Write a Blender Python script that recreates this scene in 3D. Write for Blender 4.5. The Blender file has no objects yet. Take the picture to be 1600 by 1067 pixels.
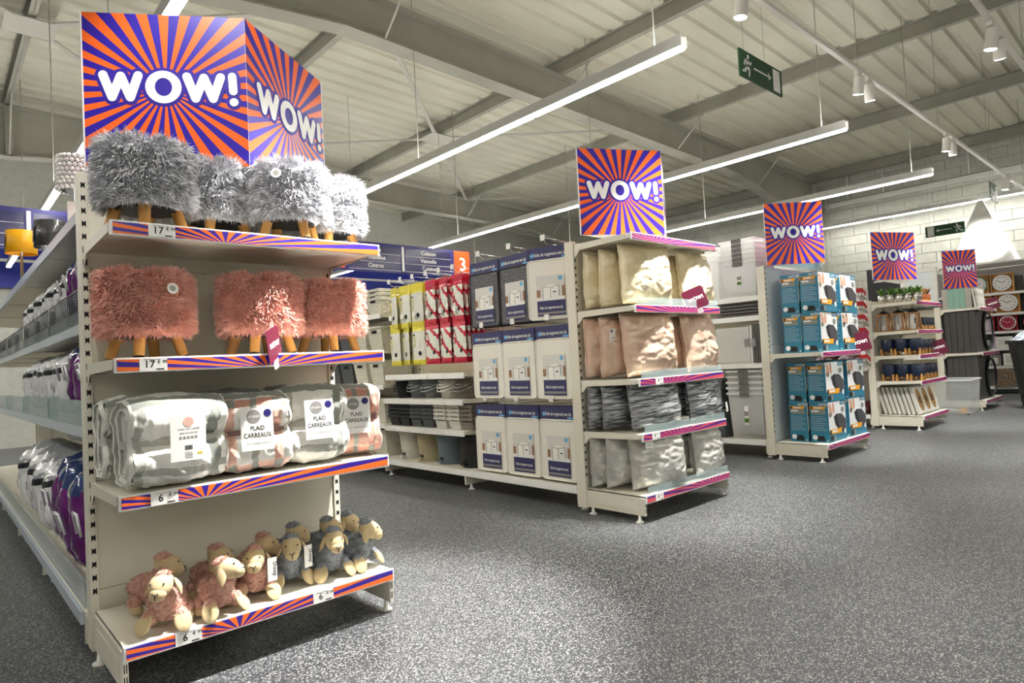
import bpy, math, random
from math import sin, cos, pi, radians
from mathutils import Vector, Matrix, noise
random.seed(11)
SC = bpy.context.scene
COL = SC.collection

# ------------------------------------------------------------------ camera
FPX = 1001.0
def cam_basis(yaw, pit, rol):
    F = Vector((cos(yaw)*cos(pit), sin(yaw)*cos(pit), sin(pit)))
    Rt = Vector((sin(yaw), -cos(yaw), 0))
    U = Rt.cross(F)
    c, s = cos(rol), sin(rol)
    return c*Rt + s*U, -s*Rt + c*U, F
CR, CU, CF = cam_basis(radians(47.6), radians(1.78), radians(-2.94))
cd = bpy.data.cameras.new('camera'); cam = bpy.data.objects.new('camera', cd); COL.objects.link(cam)
cd.sensor_width = 36; cd.lens = FPX/1600*36; cd.clip_end = 100; cd.clip_start = .05
cam.matrix_world = Matrix(((CR.x, CU.x, -CF.x, 0), (CR.y, CU.y, -CF.y, 0), (CR.z, CU.z, -CF.z, 1.045), (0, 0, 0, 1)))
SC.camera = cam

# ------------------------------------------------------------------ world and exposure
w = bpy.data.worlds.new('world'); SC.world = w; w.use_nodes = True
w.node_tree.nodes['Background'].inputs[0].default_value = (1, .98, .94, 1)
w.node_tree.nodes['Background'].inputs[1].default_value = 0.05
SC.view_settings.view_transform = 'Standard'; SC.view_settings.look = 'None'
SC.view_settings.exposure = 1.58; SC.view_settings.gamma = 1.0; SC.view_settings.use_curve_mapping = False

LED_POWER = 19.5
SPOT_POWER = 72.0
# spots: (x on track, target, power factor, cone degrees)
SPOT_AIMS = [(.25, (.80, 2.62, 2.05), .42, 52), (1.75, (1.2, 2.5, 1.75), 2.6, 30), (1.95, (1.3, 2.3, .6), 5.0, 46), (3.5, (3.75, 2.45, 1.3), 2.3, 46), (3.95, (3.95, 2.3, .6), 2.1, 50),  # first spot is an addition that brightens the nearest sign and stools
             (6.0, (6.45, 2.4, 1.2), 1.6, 40), (6.25, (7.3, 2.2, 0), .9, 60), (8.7, (9.1, 2.3, 1.2), 1.3, 42), (8.95, (9.9, 2.2, 0), .9, 60),
             (11.8, (11.8, 2.2, 1.3), 1.1, 44), (12.05, (14.35, 2.76, 2.75), 2.6, 24)]

# ------------------------------------------------------------------ helpers
def lin(c):
    return tuple((x/12.92 if x <= .04045 else ((x+.055)/1.055)**2.4) for x in c)
def hx(s):
    s = s.lstrip('#'); return lin(tuple(int(s[i:i+2], 16)/255 for i in (0, 2, 4)))

MATS = {}
def newmat(name):
    m = bpy.data.materials.new(name); m.use_nodes = True
    nt = m.node_tree; b = nt.nodes['Principled BSDF']
    MATS[name] = m
    return m, nt, b
def N(nt, t, **k):
    n = nt.nodes.new(t)
    for a, v in k.items():
        if a.startswith('i_'):
            key = a[2:]; key = int(key) if key.isdigit() else key
            n.inputs[key].default_value = v
        else: setattr(n, a, v)
    return n
def mathn(nt, op, a, b=None):
    n = nt.nodes.new('ShaderNodeMath'); n.operation = op
    for i, x in enumerate((a, b)):
        if x is None: continue
        if isinstance(x, (int, float)): n.inputs[i].default_value = x
        else: nt.links.new(x, n.inputs[i])
    return n.outputs[0]
def P(name, col, rough=.5, metal=0, bump=None, var=None, trans=0, ior=1.45, alpha=1, coat=0, emit=0, sheen=0, stretch=None, spec=None):
    """bump=(scale,strength,dist)  var=(scale, other colour, contrast lo, hi)"""
    m, nt, b = newmat(name)
    c = hx(col) if isinstance(col, str) else col
    b.inputs['Base Color'].default_value = (*c, 1)
    b.inputs['Roughness'].default_value = rough; b.inputs['Metallic'].default_value = metal
    b.inputs['Transmission Weight'].default_value = trans; b.inputs['IOR'].default_value = ior
    b.inputs['Alpha'].default_value = alpha; b.inputs['Coat Weight'].default_value = coat
    if spec is not None: b.inputs['Specular IOR Level'].default_value = spec
    if sheen: b.inputs['Sheen Weight'].default_value = sheen
    if emit:
        b.inputs['Emission Color'].default_value = (*c, 1); b.inputs['Emission Strength'].default_value = emit
    if bump or var:
        tc = N(nt, 'ShaderNodeTexCoord'); src = tc.outputs['Object']
        if stretch:
            mp = N(nt, 'ShaderNodeMapping'); mp.inputs['Scale'].default_value = stretch
            nt.links.new(src, mp.inputs[0]); src = mp.outputs[0]
    if var:
        n = N(nt, 'ShaderNodeTexNoise', i_Scale=var[0], i_Detail=3.0); nt.links.new(src, n.inputs['Vector'])
        r = N(nt, 'ShaderNodeMapRange'); r.inputs[1].default_value = var[2]; r.inputs[2].default_value = var[3]
        nt.links.new(n.outputs[0], r.inputs[0])
        x = N(nt, 'ShaderNodeMix', data_type='RGBA'); nt.links.new(r.outputs[0], x.inputs[0])
        x.inputs[6].default_value = (*c, 1); x.inputs[7].default_value = (*hx(var[1]), 1)
        nt.links.new(x.outputs[2], b.inputs['Base Color'])
    if bump:
        n = N(nt, 'ShaderNodeTexNoise', i_Scale=bump[0], i_Detail=4.0); nt.links.new(src, n.inputs['Vector'])
        bp = N(nt, 'ShaderNodeBump', i_Strength=bump[1], i_Distance=bump[2]); nt.links.new(n.outputs[0], bp.inputs['Height'])
        nt.links.new(bp.outputs[0], b.inputs['Normal'])
    return m
def sunburst(name, c1, c2, nray, kx, kz, dz, rough=.35, rad=None):
    m, nt, b = newmat(name)
    tc = N(nt, 'ShaderNodeTexCoord'); s = N(nt, 'ShaderNodeSeparateXYZ'); nt.links.new(tc.outputs['Object'], s.inputs[0])
    zz = mathn(nt, 'MULTIPLY', mathn(nt, 'ADD', s.outputs[2], dz), kz); xx = mathn(nt, 'MULTIPLY', s.outputs[0], kx)
    a = mathn(nt, 'ARCTAN2', zz, xx)
    a = mathn(nt, 'ADD', mathn(nt, 'MULTIPLY', a, nray/(2*pi)), 100.25)
    g = mathn(nt, 'GREATER_THAN', mathn(nt, 'FRACT', a), .5)
    x = N(nt, 'ShaderNodeMix', data_type='RGBA'); nt.links.new(g, x.inputs[0])
    x.inputs[6].default_value = (*hx(c1), 1); x.inputs[7].default_value = (*hx(c2), 1)
    nt.links.new(x.outputs[2], b.inputs['Base Color']); b.inputs['Roughness'].default_value = rough
    return m

class B:
    def __init__(s): s.v = []; s.f = []; s.m = []; s.s = []
    def add(s, vs, fs, m=0, sm=False):
        o = len(s.v); s.v += [tuple(v) for v in vs]
        for f in fs:
            s.f.append([i+o for i in f]); s.m.append(m); s.s.append(sm)
        return s
    def box(s, x0, x1, y0, y1, z0, z1, m=0, M=None):
        vs = [Vector((x, y, z)) for z in (z0, z1) for y in (y0, y1) for x in (x0, x1)]
        if M is not None: vs = [M @ v for v in vs]
        return s.add(vs, [(0, 2, 3, 1), (4, 5, 7, 6), (0, 1, 5, 4), (2, 6, 7, 3), (0, 4, 6, 2), (1, 3, 7, 5)], m)
    def frus(s, b0, b1, z0, z1, m=0, M=None, open_top=False):
        """tapered box: b=(x0,x1,y0,y1)"""
        vs = [Vector((x, y, z0)) for y in b0[2:] for x in b0[:2]] + [Vector((x, y, z1)) for y in b1[2:] for x in b1[:2]]
        if M is not None: vs = [M @ v for v in vs]
        f = [(0, 2, 3, 1), (0, 1, 5, 4), (2, 6, 7, 3), (0, 4, 6, 2), (1, 3, 7, 5)]
        if not open_top: f.append((4, 5, 7, 6))
        return s.add(vs, f, m)
    def prism(s, pts, ax, a, b, m=0):
        n = len(pts)
        def mk(p, t): return {'x': (t, p[0], p[1]), 'y': (p[0], t, p[1]), 'z': (p[0], p[1], t)}[ax]
        vs = [mk(p, a) for p in pts] + [mk(p, b) for p in pts]
        fs = [tuple(range(n)), tuple(range(2*n-1, n-1, -1))] + [(i, i+n, (i+1) % n+n, (i+1) % n) for i in range(n)]
        return s.add(vs, fs, m)
    def cyl(s, p, q, r, r2=None, n=12, m=0, caps=True, sm=True):
        p, q = Vector(p), Vector(q); r2 = r if r2 is None else r2
        d = (q-p).normalized(); a = d.orthogonal().normalized(); c = d.cross(a)
        vs = [p+(a*cos(2*pi*i/n)+c*sin(2*pi*i/n))*r for i in range(n)] + [q+(a*cos(2*pi*i/n)+c*sin(2*pi*i/n))*r2 for i in range(n)]
        s.add(vs, [(i, (i+1) % n, (i+1) % n+n, i+n) for i in range(n)], m, sm)
        if caps:
            s.add(vs[:n], [tuple(range(n-1, -1, -1))], m); s.add(vs[n:], [tuple(range(n))], m)
        return s
    def tube(s, pts, r, n=6, m=0, closed=False):
        pts = [Vector(p) for p in pts]; k = len(pts); vs = []
        a = None
        for i, p in enumerate(pts):
            d = (pts[(i+1) % k if closed else min(i+1, k-1)] - pts[i-1 if (i or closed) else 0]).normalized()
            a = d.orthogonal().normalized() if a is None else (a-d*a.dot(d)).normalized()
            c = d.cross(a)
            vs += [p+(a*cos(2*pi*j/n)+c*sin(2*pi*j/n))*r for j in range(n)]
        fs = []
        for i in range(k if closed else k-1):
            i2 = (i+1) % k
            fs += [(i*n+j, i*n+(j+1) % n, i2*n+(j+1) % n, i2*n+j) for j in range(n)]
        if not closed: fs += [tuple(range(n-1, -1, -1)), tuple(range((k-1)*n, k*n))]
        return s.add(vs, fs, m, True)
    def lathe(s, prof, n=24, c=(0, 0, 0), m=0, sm=True, M=None):
        vs = []
        for r, z in prof: vs += [Vector((c[0]+r*cos(2*pi*i/n), c[1]+r*sin(2*pi*i/n), c[2]+z)) for i in range(n)]
        if M is not None: vs = [M @ v for v in vs]
        return s.add(vs, [(k*n+i, k*n+(i+1) % n, (k+1)*n+(i+1) % n, (k+1)*n+i) for k in range(len(prof)-1) for i in range(n)], m, sm)
    def grid(s, fn, nu, nv, cu=False, cv=False, m=0, sm=True, mf=None):
        us = nu if cu else nu+1; vs_ = nv if cv else nv+1
        vs = [fn(i/nu, j/nv) for j in range(vs_) for i in range(us)]
        o = len(s.v); s.v += [tuple(v) for v in vs]
        for j in range(nv):
            for i in range(nu):
                a = j*us+i; b_ = j*us+(i+1) % us; c = ((j+1) % vs_)*us+(i+1) % us; d = ((j+1) % vs_)*us+i
                s.f.append([o+a, o+b_, o+c, o+d]); s.s.append(sm)
                s.m.append(mf((i+.5)/nu, (j+.5)/nv) if mf else m)
        return s
    def ell(s, c, r, nu=16, nv=10, m=0, M=None, fn=None, mf=None):
        c = Vector(c)
        def g(u, v):
            t, p = 2*pi*u, pi*(v-.5)
            d = Vector((cos(t)*cos(p)*r[0], sin(t)*cos(p)*r[1], sin(p)*r[2]))
            if M is not None: d = M @ d
            q = c+d
            return fn(q, d) if fn else q
        return s.grid(g, nu, nv, cu=True, m=m, mf=mf)
    def quad(s, a, b_, c, d, m=0): return s.add([a, b_, c, d], [(0, 1, 2, 3)], m)
    def text(s, st, o, ux, uz, size, m=0, align='c', squeeze=1.0):
        vs, fs, wd = textmesh(st)
        o, ux, uz = Vector(o), Vector(ux), Vector(uz)
        dx = {'c': -wd/2, 'l': 0, 'r': -wd}[align]
        return s.add([o+ux*((x+dx)*size*squeeze)+uz*(y*size) for x, y in vs], fs, m)
    def ground(s, z=0.0):
        d = z-min(v[2] for v in s.v); s.v = [(v[0], v[1], v[2]+d) for v in s.v]; return s
    def mesh(s, name, mats):
        me = bpy.data.meshes.new(name); me.from_pydata(s.v, [], s.f)
        for q in mats: me.materials.append(MATS[q])
        me.polygons.foreach_set('material_index', s.m); me.polygons.foreach_set('use_smooth', s.s)
        me.update(); return me
    def ob(s, name, mats, parent=None, loc=None, rz=0, bevel=0, rot=None):
        if isinstance(mats, str): mats = [mats]
        return mkob(name, s.mesh(name, mats), parent, loc, rz, bevel, rot)
def mkob(name, me, parent=None, loc=None, rz=0, bevel=0, rot=None):
    o = bpy.data.objects.new(name, me); COL.objects.link(o)
    if parent is not None: o.parent = parent
    if loc is not None: o.location = loc
    if rot is not None: o.rotation_euler = rot
    elif rz: o.rotation_euler = (0, 0, rz)
    if bevel:
        bv = o.modifiers.new('bevel', 'BEVEL'); bv.width = bevel; bv.segments = 2; bv.limit_method = 'ANGLE'; bv.angle_limit = radians(40)
    return o
TXT = {}
def textmesh(st):
    if st in TXT: return TXT[st]
    cu = bpy.data.curves.new('text_tmp', 'FONT'); cu.body = st; cu.size = 1.0; cu.resolution_u = 2; cu.offset = .012
    o = bpy.data.objects.new('text_tmp', cu)
    me = bpy.data.meshes.new_from_object(o)
    vs = [(v.co.x, v.co.y) for v in me.vertices]; fs = [tuple(p.vertices) for p in me.polygons]
    bpy.data.meshes.remove(me); bpy.data.objects.remove(o); bpy.data.curves.remove(cu)
    wd = max((v[0] for v in vs), default=1)
    TXT[st] = (vs, fs, wd); return TXT[st]
def tag(o, label=None, cat=None, group=None, kind=None):
    if label: o['label'] = label
    if cat: o['category'] = cat
    if group: o['group'] = group
    if kind: o['kind'] = kind
    return o
def T(name, label, cat, loc=(0, 0, 0), rz=0, group=None, rot=None):
    o = bpy.data.objects.new(name, None); COL.objects.link(o); o.empty_display_size = .1
    o.location = loc; o.rotation_euler = rot if rot else (0, 0, rz)
    return tag(o, label, cat, group)
KIDS = {}
def dup(root, loc, rz=None, label=None, group=None, rot=None, scale=None):
    """copy of a thing with copies of its parts and sub-parts"""
    def kids(o):
        if o.name not in KIDS: KIDS[o.name] = [c for c in bpy.data.objects if c.parent == o]
        return KIDS[o.name]
    def cp(o, par):
        c = o.copy(); COL.objects.link(c)
        if par is not None: c.parent = par
        for k in kids(o): cp(k, c)
        return c
    r = cp(root, None); r.location = loc
    if rot is not None: r.rotation_euler = rot
    elif rz is not None: r.rotation_euler = (0, 0, rz)
    if scale: r.scale = (scale,)*3 if isinstance(scale, (int, float)) else scale
    return tag(r, label, None, group)
ORD = ['first', 'second', 'third', 'fourth', 'fifth', 'sixth', 'seventh', 'eighth', 'ninth', 'tenth', 'eleventh', 'twelfth', 'thirteenth', 'fourteenth']
def nz(x, y=0, z=0): return noise.noise(Vector((x, y, z)))
# ------------------------------------------------------------------ materials
P('cream', '#e4dfd0', .42, bump=(300, .04, .001))
P('white_gloss', '#eeece6', .3)
P('rail_white', '#f2f2f0', .28)
P('rail_blue', '#b9c3cf', .25)
P('dark', '#0c0c0d', .8)
P('black', '#16161a', .5)
P('white', '#efefec', .5)
P('paper', '#f3f1ee', .6)
P('ink', '#18181c', .6)
P('greyink', '#8d8a88', .6)
P('wood', '#d8a25c', .5, var=(14, '#b57e3c', .35, .7), stretch=(1, 1, .12), bump=(30, .1, .002))
P('steel', '#a2a196', .55, var=(1.2, '#8f8e84', .3, .7))
P('steel_light', '#b5b4ac', .5)
P('deck', '#cbc9ba', .5, var=(.8, '#bdbbab', .3, .7), bump=(3, .1, .02))
P('led_body', '#c9c9c6', .4)
P('led', '#fffcf4', .5, emit=LED_POWER)
P('led_up', '#fffcf4', .5, emit=LED_POWER*.6)
P('glass_lip', '#bcd0d2', .12, alpha=.38)
def plast(name, col, fac, rough=.2):
    m, nt, b = newmat(name); c = (*hx(col), 1)
    tr = N(nt, 'ShaderNodeBsdfTransparent'); tl = N(nt, 'ShaderNodeBsdfTranslucent'); tl.inputs[0].default_value = c
    b.inputs['Base Color'].default_value = c; b.inputs['Roughness'].default_value = rough
    m1 = N(nt, 'ShaderNodeMixShader'); m1.inputs[0].default_value = .6; nt.links.new(b.outputs[0], m1.inputs[1]); nt.links.new(tl.outputs[0], m1.inputs[2])
    m2 = N(nt, 'ShaderNodeMixShader'); m2.inputs[0].default_value = fac; nt.links.new(tr.outputs[0], m2.inputs[1]); nt.links.new(m1.outputs[0], m2.inputs[2])
    nt.links.new(m2.outputs[0], nt.nodes['Material Output'].inputs[0])
plast('clear_plastic', '#ffffff', .5); plast('tub_plastic', '#f2f7f8', .40); plast('frost_plastic', '#ffffff', .9)
P('navy', '#2b2770', .4)
P('navy_panel', '#2d2a58', .25)
P('fascia', '#2230a0', .5)
P('orange', '#ff5a1c', .5)
P('purple', '#2e1a9c', .45)
P('wow_white', '#ffffff', .5)
P('magenta_dk', '#420e36', .5)
P('green', '#1f4a2c', .5)
P('block', '#c6c7bf', .75, bump=(60, .35, .004), var=(9, '#bcbdb5', .35, .65))
P('mortar', '#a2a39c', .9)
sunburst('burst', '#2c16a2', '#ff6a1c', 30, 1.0, 1.25, 0)
sunburst('burst_strip', '#3a2796', '#fa7430', 24, .26, 1.0, .03, .22)
sunburst('burst_strip_glare', '#5a2a86', '#dd5262', 24, .26, 1.0, .03, .2)  # same orange and purple print, gloss glare put into its colours as pink
sunburst('burst_tag', '#420e36', '#7a182c', 30, 1, 1, 0, .4)
# floor
m, nt, b = newmat('floor')
tc = N(nt, 'ShaderNodeTexCoord')
n1 = N(nt, 'ShaderNodeTexVoronoi', i_Scale=235.0); n2 = N(nt, 'ShaderNodeTexNoise', i_Scale=190.0, i_Detail=3.0); n3 = N(nt, 'ShaderNodeTexNoise', i_Scale=.7)
for q in (n1, n2, n3): nt.links.new(tc.outputs['Object'], q.inputs['Vector'])
sp = N(nt, 'ShaderNodeSeparateColor'); nt.links.new(n1.outputs['Color'], sp.inputs[0])
rp = N(nt, 'ShaderNodeValToRGB'); e = rp.color_ramp.elements
e[0].position = 0; e[0].color = (*hx('#222427'), 1); e[1].position = 1; e[1].color = (*hx('#d0d1ce'), 1)
for ps, cl in ((.36, '#383b3f'), (.58, '#4b4e52'), (.70, '#5b5e61'), (.76, '#aeafac')):
    x = rp.color_ramp.elements.new(ps); x.color = (*hx(cl), 1)
mx = mathn(nt, 'ADD', mathn(nt, 'MULTIPLY', sp.outputs[0], .62), mathn(nt, 'MULTIPLY', n2.outputs[0], .42))
nt.links.new(mx, rp.inputs[0])
nt.links.new(rp.outputs[0], b.inputs['Base Color'])
b.inputs['Roughness'].default_value = .42
bp = N(nt, 'ShaderNodeBump', i_Strength=.12, i_Distance=.002); nt.links.new(n2.outputs[0], bp.inputs['Height']); nt.links.new(bp.outputs[0], b.inputs['Normal'])
# fabrics
P('fur_grey', '#ececf0', .8, var=(40, '#bcbcc2', .35, .6), sheen=.3)
P('fur_pink', '#fccabb', .85, var=(40, '#ecb0a0', .35, .6), sheen=.25)
P('fur_core_grey', '#b0b0b6', .9)
P('fur_core_pink', '#d89a8b', .9)
P('wool_pink', '#d9ab9a', .9, bump=(160, .7, .006), var=(70, '#bd897a', .4, .65), sheen=.3)
P('wool_grey', '#9a9fa6', .9, bump=(160, .7, .006), var=(70, '#7b8088', .4, .65), sheen=.3)
P('felt', '#cfb98f', .85, bump=(400, .15, .001), sheen=.2)
P('fleece_white', '#ecebe4', .9, bump=(260, .3, .003), sheen=.35)
P('fleece_grey', '#b3b4ac', .9, bump=(260, .3, .003), sheen=.35)
P('fleece_dark', '#8c8f88', .9, bump=(260, .3, .003), sheen=.3)
P('fleece_pink', '#dfb3a2', .9, bump=(260, .3, .003), sheen=.35)
P('fleece_rose', '#c99384', .9, bump=(260, .3, .003), sheen=.3)
P('band', '#8f6f6c', .7)
P('satin_gold', '#f3e8cb', .34, metal=.22, bump=(38, .45, .008), var=(6, '#d8c79c', .35, .7))
P('satin_rose', '#ead0bb', .3, metal=.32, bump=(38, .45, .008), var=(7, '#d0ad95', .35, .7))
P('satin_dark', '#c4c6cb', .26, metal=.6, bump=(9, .6, .015), var=(9, '#5d6066', .40, .60), stretch=(1, 1, 7))
P('satin_silver', '#dcdbd5', .28, metal=.42, bump=(38, .45, .008), var=(8, '#b5b3ad', .35, .65))
# bags
P('bag_white', '#eeeef0', .16, coat=.4, bump=(22, .25, .012))
P('bag_purple', '#6a2072', .16, coat=.5, bump=(22, .25, .012))
P('bag_blue', '#2c3f72', .16, coat=.5, bump=(22, .25, .012))
P('bag_black', '#20212a', .16, coat=.5, bump=(22, .25, .012))
P('bag_grey', '#9fa3a8', .14, coat=.5, bump=(22, .25, .012))
P('wire', '#70757a', .4, metal=.7)
P('chrome', '#d5d6d8', .18, metal=1)
P('teal_tray', '#8fb0b6', .15, alpha=.6)
P('tray_dark', '#5c6a72', .3, alpha=.5)
# plastics
def weave(name, col, rough=.45, sc=62):
    m, nt, b = newmat(name)
    b.inputs['Base Color'].default_value = (*hx(col), 1); b.inputs['Roughness'].default_value = rough
    tc = N(nt, 'ShaderNodeTexCoord'); s = N(nt, 'ShaderNodeSeparateXYZ'); nt.links.new(tc.outputs['Object'], s.inputs[0])
    h = mathn(nt, 'ADD', s.outputs[0], s.outputs[1])
    a = mathn(nt, 'SINE', mathn(nt, 'MULTIPLY', h, sc*2*pi)); c = mathn(nt, 'SINE', mathn(nt, 'MULTIPLY', s.outputs[2], sc*2*pi))
    d = mathn(nt, 'MAXIMUM', a, c)
    bp = N(nt, 'ShaderNodeBump', i_Strength=.9, i_Distance=.005); nt.links.new(d, bp.inputs['Height']); nt.links.new(bp.outputs[0], b.inputs['Normal'])
weave('weave_cream', '#ece8da'); weave('weave_grey', '#5b5e61'); weave('weave_mid', '#8b9094'); weave('weave_black', '#1e1f23'); weave('weave_taupe', '#8d8478'); weave('weave_white', '#f0eee6')
weave('bin_white', '#efece2', .4, 90); weave('bin_beige', '#cdbf9c', .4, 90); weave('bin_blue', '#7b8a95', .4, 90); weave('bin_black', '#26262a', .4, 90)
P('pack_yellow', '#e6d84a', .2, coat=.4, bump=(30, .3, .01)); P('pack_red', '#c9213f', .2, coat=.4, bump=(30, .3, .01)); P('pack_silver', '#e4e4da', .2, coat=.3, bump=(30, .3, .01))
P('textile_white', '#eeeae0', .55, bump=(150, .2, .002)); P('textile_edge', '#f6f3ea', .5)
P('textile_black', '#7c7d82', .5, var=(140, '#2c2c30', .42, .58)); P('textile_black_edge', '#2a2a2f', .5)
P('card_navy', '#3a3a66', .45); P('photo_bg', '#dcdad6', .5); P('photo_brown', '#9c7458', .5); P('photo_box', '#f4f2ec', .5); P('sticker_blue', '#6fb2e0', .5)
P('intex_blue', '#2f7c99', .4); P('intex_white', '#e9ebec', .4); P('intex_yellow', '#f2a71e', .4); P('skin', '#d9a285', .6); P('airbed', '#47454b', .6); P('photo_grey', '#8b8f86', .6)
P('pot_chrome', '#cfcdc6', .2, metal=.9); P('pot_gold', '#d9b33a', .22, metal=.9); P('pot_copper', '#cf7a4c', .24, metal=.9)
P('leaf', '#5e8c2c', .5, var=(30, '#2f5a1c', .35, .65)); P('leaf_red', '#a34a3a', .5)
P('pot_navy', '#1c2740', .3); P('lantern_wood', '#b27c42', .55, var=(25, '#8d5d2d', .35, .65)); P('lantern_glass', '#c9d0d0', .08, alpha=.12)
P('canvas_side', '#cfcdc4', .7); P('canvas_white', '#eceae4', .6); P('canvas_dark', '#4c4a47', .6); P('canvas_print', '#c79a5e', .6, var=(40, '#8a6436', .4, .6)); P('teal', '#8fb7a8', .6); P('stripe_grey', '#b3aea4', .6)
P('mirror', '#dadde0', .05, metal=1); P('clock_red', '#a8163f', .45); P('box_red', '#a3142a', .5); P('lilac', '#c9b3c9', .6); P('shelf_grey', '#6e6c69', .6)
P('bin_body', '#2b2d30', .5); P('tent', '#fbfaf6', .8); P('rubber', '#101012', .7); P('trash', '#e8e9ec', .2, var=(16, '#88a7c0', .4, .6)); P('yellow', '#e8c51e', .4)
P('crystal', '#ffffff', .08, metal=.25); P('shade_yellow', '#e9a912', .45, bump=(25, .2, .01)); P('shade_black', '#3a3a3c', .25, coat=.5, bump=(30, .5, .02))
P('red_card', '#c4262c', .45); P('metal_part', '#c8c6bd', .25, metal=.8)
P('spot_face', '#fffaf0', .4, emit=30.0)
P('dark_red', '#5a2426', .6); P('panel_pale', '#dfe6ea', .45)
# ------------------------------------------------------------------ room shell
XW, YB, XL, YF = 14.95, 14.0, -7.0, -6.0
def ztop(x): return 5.05-.029*abs(x-.9)
o = B().box(XL, XW, YF, YB, -.05, 0).ob('floor', 'floor'); tag(o, 'dark grey speckled vinyl floor of the shop', 'floor', kind='structure')
# ceiling: corrugated deck
prof = []
y = YF
while y < YB:
    prof += [(y, 0), (y+.17, 0), (y+.20, .035), (y+.25, .035)]; y += .28
d = B(); xs = [XL, .9, XW]
vs = []
for x in xs: vs += [(x, q[0], ztop(x)+.2+q[1]) for q in prof]
n = len(prof)
d.add(vs, [(k*n+i, (k+1)*n+i, (k+1)*n+i+1, k*n+i+1) for k in range(2) for i in range(n-1)])
ceil = d.ob('ceiling', 'deck'); tag(ceil, 'pale corrugated steel roof deck on grey beams', 'ceiling', kind='structure')
def low(x):
    z = ztop(x)-.45
    if x > 11.2: z -= (x-11.2)*.16
    if x < 3.2: z -= min(3.2-x, 2.3)*.13
    return z
for Y in (.3, 5.85, 11.4):
    r = B(); px = [-6.8, .9, 3.2, 7, 11.2, 12.4, 14.62]
    top = [(x, ztop(x)) for x in px]; bot = [(x, low(x)) for x in px]
    for i in range(len(px)-1):
        for (a0, a1, h) in (((top[i][0], top[i][1]-.02), (top[i+1][0], top[i+1][1]-.02), .02), (bot[i], bot[i+1], .02)):
            r.prism([(a0[0], a0[1]), (a1[0], a1[1]), (a1[0], a1[1]+h), (a0[0], a0[1]+h)], 'y', Y-.11, Y+.11)
        r.prism([(bot[i][0], bot[i][1]+.02), (bot[i+1][0], bot[i+1][1]+.02), (top[i+1][0], top[i+1][1]-.02), (top[i][0], top[i][1]-.02)], 'y', Y-.006, Y+.006)
    r.box(.86, .94, Y-.11, Y+.11, low(.9), ztop(.9))
    r.ob('rafter', 'steel', ceil)
    c = B(); c.box(14.60, 14.62, Y-.11, Y+.11, 0, 4.62).box(14.93, 14.945, Y-.11, Y+.11, 0, 4.62).box(14.62, 14.93, Y-.006, Y+.006, 0, 4.62)
    c.ob('column', 'steel_light', ceil)
for X in (-4.6, -1.85, .9, 3.65, 6.4, 9.15, 11.9, 14.6):
    z = ztop(X); p = B()
    p.box(X-.003, X+.003, YF, YB, z, z+.195).box(X-.04, X+.04, YF, YB, z, z+.008).box(X-.04, X+.04, YF, YB, z+.185, z+.198)
    p.ob('purlin', 'steel', ceil)
    for Y in (5.85, 11.4):
        for s in (-1,):
            B().tube([(X, Y+s*.62, z), (X, Y+s*.1, low(X)+.02)], .012, 6).ob('fly_brace', 'steel_light', ceil)
for (cx, cy) in ((6.4, 8.62), (.9, 8.62), (11.9, 8.62)):
    zc = ztop(cx)-.03
    B().box(cx-.24, cx+.24, cy-.22, cy+.22, zc-.012, zc).ob('gusset_plate', 'steel_light', ceil)
    for sx in (-1, 1):
        for sy in (-1, 1):
            ex, ey = cx+sx*2.75, cy+sy*2.7
            if ex > 14.6: ex = 14.5
            a = Vector((cx+sx*.15, cy+sy*.15, zc-.01)); e_ = Vector((ex, ey, ztop(ex)-.04)); dd = (e_-a).normalized(); w_ = dd.cross(Vector((0, 0, 1))).normalized()*.03
            g = B(); z_ = Vector((0, 0, .02))
            g.add([a-w_, a+w_, e_+w_, e_-w_, a-w_+z_, a+w_+z_, e_+w_+z_, e_-w_+z_], [(3, 2, 1, 0), (4, 5, 6, 7), (0, 1, 5, 4), (1, 2, 6, 5), (2, 3, 7, 6), (3, 0, 4, 7)])
            g.ob('brace_bar', 'steel_light', ceil)
g = B().tube([(14.86, -5.9, 4.84), (14.86, 13.9, 4.84)], .03, 8)
for Y in (5.2, 4.5, 3.0, 1.5): g.tube([(14.86, Y, 4.84), (14.86, Y, 4.2)], .012, 6)
g.ob('conduit', 'white', ceil)
# walls
wr = B().box(XW+.01, XW+.2, YF, YB, 0, 4.9).ob('wall_right', 'mortar'); tag(wr, 'white painted concrete block wall behind the clock shelves', 'wall', kind='structure')
bl = B(); bl.box(-.006, .012, .005, .495, .005, .195); blm = bl.mesh('block', ['block'])
for k in range(10, 24):
    off = .25 if k % 2 else 0
    for j in range(22):
        yy = -4.6+j*.5+off
        if yy > 5.2: continue
        mkob('block', blm, wr, (XW-.001, yy, k*.2))
fb = B()
for k in range(24):
    off = .25 if k % 2 else 0
    for j in range(38):
        yy = -5.9+.3+j*.5+off
        if (k >= 10 and -4.7 < yy <= 5.2) or yy > 13.4: continue
        fb.box(XW-.001, XW+.009, yy+.004, yy+.496, k*.2+.004, k*.2+.196)
tag(fb.ob('far_blocks', 'block', wr), kind='stuff')
B().box(XW-.06, XW-.001, YF, 5.7, 4.08, 4.18).ob('wall_rail', 'white', wr)
o = B().box(XL, XW, YB, YB+.2, 0, 5.3).ob('wall_back', 'block'); tag(o, 'far pale back wall of the shop', 'wall', kind='structure')
f = B().box(XL, XW, YB-.12, YB-.02, 2.75, 3.5).box(XL, XW, YB-.14, YB-.02, 3.2, 3.25, 1).box(XL, XW, YB-.14, YB-.02, 3.46, 3.52, 1)
o = f.ob('trim_1', ['fascia', 'white']); tag(o, 'blue fascia band along the far back wall', 'trim', kind='structure')
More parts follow.
